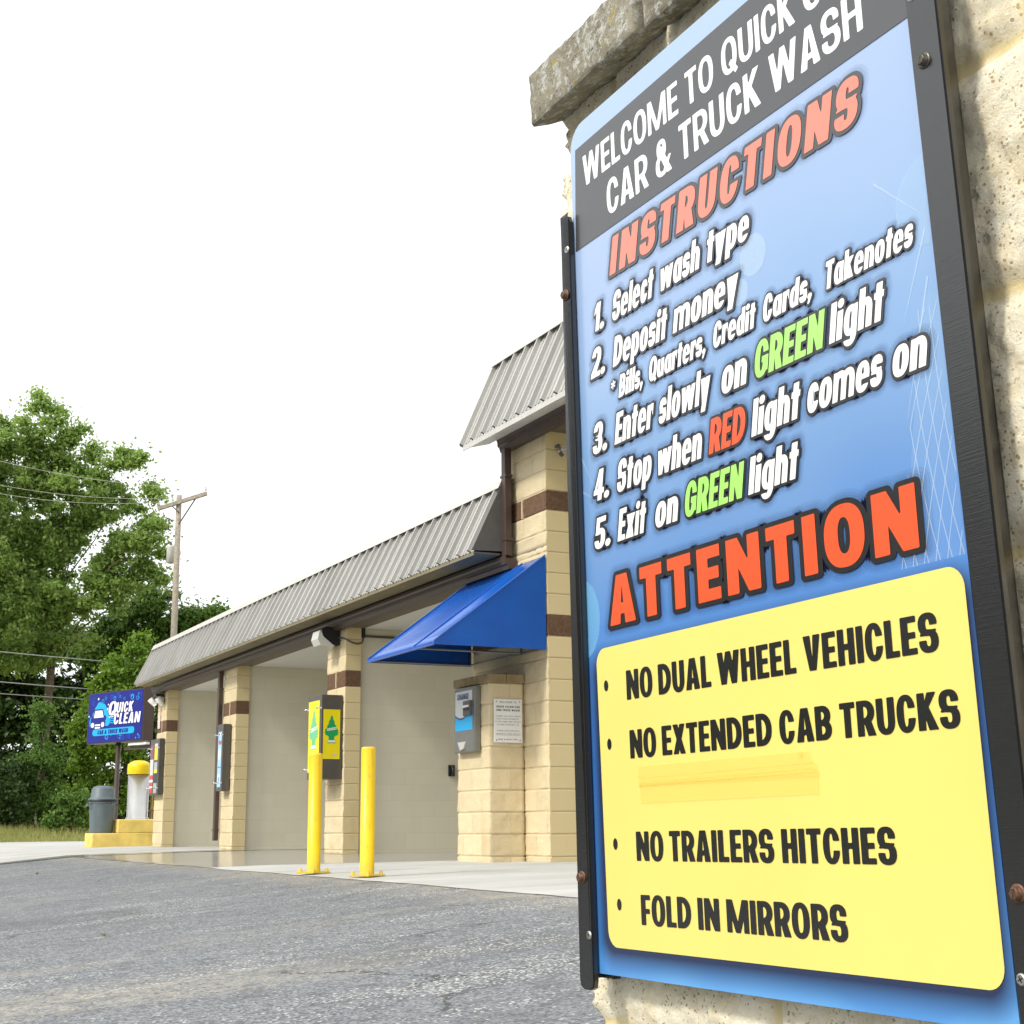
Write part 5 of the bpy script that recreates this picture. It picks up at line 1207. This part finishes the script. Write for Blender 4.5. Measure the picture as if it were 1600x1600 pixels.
words(.4455, .0245, (('*', .073, .082, 2), ('Bills,', .091, .139, 2), ('Quarters,', .150, .253, 2), ('Credit', .265, .332, 2), ('Cards,', .344, .415, 2), ('Takenotes', .432, .541, 2)))
K = KK
words(.3965, .0335, (('3.', .032, .062, 2), ('Enter', .079, .153, 2), ('slowly', .165, .254, 2), ('on', .274, .314, 2), ('GREEN', .326, .424, 4), ('light', .433, .500, 2)))
words(.3440, .0335, (('4.', .030, .062, 2), ('Stop', .079, .146, 2), ('when', .157, .236, 2), ('RED', .249, .306, 3), ('light', .317, .386, 2), ('comes', .397, .493, 2), ('on', .505, .544, 2)))
words(.2915, .0335, (('5.', .028, .061, 2), ('Exit', .077, .130, 2), ('on', .149, .190, 2), ('GREEN', .202, .297, 4), ('light', .307, .378, 2)))
T.build('instruction_lettering', MATS, sg, THIN)
T = Txt()
T.line('ATTENTION', .056, .520, .2045, .0520, [(0, .0026, 2), (.085, .0020, 0), (.13, .0012, 1), (.18, .0008, 1), (.23, .0005, 1)], S=.25, B=.22, W=1.15, gap=.145, res=48, tilt=-.002)
T.build('attention_lettering', [S_['out'], S_['glow'], S_['red']], sg, THIN)
# yellow panel
T = Txt()
def rpanel(X, Y):
    cx, cy, hx, hy, r = .2945, .031, .2695, .1525, .017
    cx = cx + .004 * ((.03 - Y) / .3); qx = np.abs(X - cx) - (hx - r); qy = np.abs(Y - cy) - (hy - r)
    return np.sqrt(np.maximum(qx, 0) ** 2 + np.maximum(qy, 0) ** 2) + np.minimum(np.maximum(qx, qy), 0) - r
T.shape(rpanel, (.0, -.14, .60, .20), .0035, .0010, 0)
yp = T.build('attention_panel', [S_['yellow']], sg, THIN)
T = Txt()
KB = dict(S=.218, B=.165, gap=.06, space=.23, res=38)
for txt, a, b, y, cap, dy in (('NO DUAL WHEEL VEHICLES', .082, .531, .1250, .0300, -.003), ('NO EXTENDED CAB TRUCKS', .084, .546, .0655, .0285, -.002), ('NO TRAILERS HITCHES', .088, .466, -.0355, .0285, -.0005), ('FOLD IN MIRRORS', .092, .402, -.0970, .0288, 0.0)):
    T.line(txt, a, b, y, cap, [(0, .0018, 0)], tilt=dy / .45, **KB)
for x, y in ((.0415, .1435), (.0435, .0825), (.0478, -.0190), (.0508, -.0790)): T.shape(gE(x - .0042, y - .0058, x + .0042, y + .0058, 2), (x - .006, y - .008, x + .006, y + .008), .0007, .0018, 0)
T.build('attention_lettering', [S_['black']], sg, THIN)
# strip of aged tape
def tape_mat(n, c, al):
    t = NT(n); tc = t.n('TexCoord'); mp = t.n('Mapping'); mp.inputs['Scale'].default_value = (10, 160, 1); t.l(tc.outputs['Object'], mp.inputs[0])
    k = t.noise(1, 4, .6, vec=mp.outputs[0]); t.base(t.mix(k, c, tuple(v * .93 for v in c)), .2, 0, .55); t.bump(k, .2, .001)
    tr = t.n('BsdfTransparent'); mx = t.n('MixShader'); t.l(t.math('MULTIPLY', t.ramp(k, .2, .8), al), mx.inputs[0]) if False else None
    mx.inputs[0].default_value = al; t.l(tr.outputs[0], mx.inputs[1]); t.l(t.b.outputs[0], mx.inputs[2]); t.l(mx.outputs[0], t.out.inputs[0]); return t.m
bm = bmesh.new()
for q, z in (([(.0965, .0575), (.369, .0570), (.372, .048), (.379, .044), (.380, .0345), (.098, .0370)], .0014), ([(.0985, .0405), (.3795, .0385), (.3785, .0205), (.101, .0205)], .0017)):
    poly(bm, [(x, y, z) for x, y in q])
for q, z in (([(.097, .0395), (.378, .0405), (.378, .0385), (.098, .0370)], .0020), ([(.0975, .0462), (.376, .0475), (.376, .0466), (.0975, .0455)], .0020), ([(.0978, .0415), (.374, .0432), (.374, .0422), (.0978, .0405)], .0021), ([(.355, .0565), (.361, .0562), (.359, .051), (.356, .051)], .0020)):
    poly(bm, [(x, y, z) for x, y in q], 1)
tm = [tape_mat('aged_clear_tape', (.94, .74, .17), .26), tape_mat('tape_crease', (.90, .62, .09), .26)]
tp = obj('tape_strip', bm, tm, sg, local=True)
# rails: folded black channels
def rail_mat():
    t = NT('black_rail_metal'); tc = t.n('TexCoord'); mp = t.n('Mapping'); mp.inputs['Scale'].default_value = (30, 900, 30); t.l(tc.outputs['Object'], mp.inputs[0])
    c = t.mix(t.noise(3, 5, .6, vec=tc.outputs['Object']), (.006, .006, .006), (.012, .012, .012)); t.base(c, .24, .0, 1.0)
    t.bump(t.noise(1, 3, .6, vec=mp.outputs[0]), .22, .0006); return t.m
RM = rail_mat()
def rail(a0, a1, side):
    """front flange between a0 and a1 (surveyed at top and bottom), web back to the pillar"""
    bm = bmesh.new(); zt, zb = .690, -.166; r = .010
    for (fx0, fx1, n0, n1) in ((0, 1, .002, .0080),):
        P = []
        for t_, (xa, xb) in ((zb, (a0[1], a1[1])), (zt, (a0[0], a1[0]))):
            P.append((xa, xb, t_))
        (xa, xb, tb), (xc, xd, tt) = P
        q = [(xa + r * .8, tb), (xb - r * .8, tb), (xb - r * .2, tb + r * .25), (xb, tb + r), (xd, tt - r), (xd - r * .3, tt - r * .25), (xd - r, tt), (xc + r, tt), (xc + r * .3, tt - r * .25), (xc, tt - r), (xa, tb + r), (xa + r * .2, tb + r * .25)]
        A = [bm.verts.new((x, y, n1)) for x, y in q]; B = [bm.verts.new((x, y, n0)) for x, y in q]
        bm.faces.new(A); bm.faces.new(B[::-1])
        for i in range(len(q)): bm.faces.new((A[i], B[i], B[(i + 1) % len(q)], A[(i + 1) % len(q)]))
    e = (a0, a1)[1 if side > 0 else 0]
    for (u0, u1, n0, n1) in ((0, -.0045 * side, -.022, .0018),):      # web
        k_ = -.016 if side > 0 else .001
        q = [(e[1] + k_, zb + r), (e[1] + k_ + u1, zb + r), (e[0] + k_ + u1, zt - r), (e[0] + k_, zt - r)]
        A = [bm.verts.new((x, y, n1)) for x, y in q]; B = [bm.verts.new((x, y, n0)) for x, y in q]
        bm.faces.new(A); bm.faces.new(B[::-1])
        for i in range(4): bm.faces.new((A[i], B[i], B[(i + 1) % 4], A[(i + 1) % 4]))
    e2 = (a0, a1)[0 if side > 0 else 1]                                # back flange on the pillar
    w_ = .018 if side > 0 else .002
    q = [(a0[1] + .002, zb + r), (a1[1] - w_, zb + r), (a1[0] - w_, zt - r), (a0[0] + .002, zt - r)]
    A = [bm.verts.new((x, y, -.017)) for x, y in q]; B = [bm.verts.new((x, y, -.026)) for x, y in q]
    bm.faces.new(A); bm.faces.new(B[::-1])
    for i in range(4): bm.faces.new((A[i], B[i], B[(i + 1) % 4], A[(i + 1) % 4]))
    bmesh.ops.recalc_face_normals(bm, faces=bm.faces)
    es = [e_ for e_ in bm.edges if abs(e_.verts[0].co.z - .0080) < 1e-5 and abs(e_.verts[1].co.z - .0080) < 1e-5]
    bmesh.ops.bevel(bm, geom=es, offset=.0015, segments=2, affect='EDGES')
    return obj('rail', bm, RM, sg, local=True)
rl = rail((-.0100, -.0235), (.0095, .0060), -1)
rr_ = rail((.5625, .5825), (.5960, .6100), 1)
rusty = plain('rusty_bolt', (.16, .085, .05), .55, .6, var=.5, sc=300)
zinc = plain('zinc_screw', (.55, .53, .48), .3, .9, var=.1, sc=200)
dkz = plain('dark_bolt', (.12, .11, .09), .35, .9, var=.3, sc=200)
for par, L in ((rl, ((.0045, .647, 'screw', zinc), (-.0025, .594, 'bolt', rusty), (-.0105, -.053, 'bolt', rusty), (.0005, -.111, 'screw', zinc))), (rr_, ((.5715, .647, 'screw', zinc), (.5790, .586, 'bolt', dkz), (.5925, -.054, 'bolt', rusty), (.5880, -.111, 'screw', zinc)))):
    for x, y, nm, mt in L:
        bm = bmesh.new()
        if nm == 'screw':
            lathe(bm, (x, y, .0081), [(.0044, 0), (.0044, .0004), (.0034, .0013)], 16)
            for a in (.5, .5 + math.pi / 2):
                d = Vector((math.cos(a), math.sin(a), 0)); e = Vector((-d.y, d.x, 0)); c = Vector((x, y, .00955)); poly(bm, [c - d * .0024 - e * .0005, c + d * .0024 - e * .0005, c + d * .0024 + e * .0005, c - d * .0024 + e * .0005], 1)
        else:
            lathe(bm, (x, y, .0081), [(.0068, 0), (.0068, .0008), (.0048, .0009)], 18)
            lathe(bm, (x, y, .0089), [(.0047, 0), (.0047, .0034), (.0040, .0042)], 6)
            c = Vector((x, y, .01315)); d = Vector((.35, .94, 0)); e = Vector((-d.y, d.x, 0)); poly(bm, [c - d * .0036 - e * .0005, c + d * .0036 - e * .0005, c + d * .0036 + e * .0005, c - d * .0036 + e * .0005], 1)
        o = obj(nm, bm, [mt, M['black']], par, local=True)

# ------------------------------------------------------------------ small weeds and stones on the lot
def weed(pxy, size, lab):
    d = (pxy[0] - 800) * RGT - (pxy[1] - 800) * UPV + FPX * fwd
    k = 1.0
    for _ in range(60):
        p = EYE + d * k; e = p.z - zg(p.x, p.y); k += e / max(1e-6, -d.z) * .8 if d.z < 0 else 0
    p = EYE + d * k; p.z = zg(p.x, p.y)
    bm = bmesh.new()
    for _ in range(14):
        a = random.uniform(0, 6.28); l = size * random.uniform(.5, 1); dd = Vector((math.cos(a), math.sin(a), random.uniform(.3, 1.1))).normalized(); e = Vector((-math.sin(a), math.cos(a), 0)) * size * .14
        poly(bm, [p, p + dd * l * .5 + e, p + dd * l, p + dd * l * .5 - e])
    tag(obj('weed', bm, M['leaf_bright']), lab, 'weed', 'weeds in the asphalt')
weed((161, 1462), .03, 'tiny green weed alone in the asphalt near the bottom left sandy streak')
weed((58, 1366), .045, 'tiny green weed in the asphalt near the left end of the concrete edge')
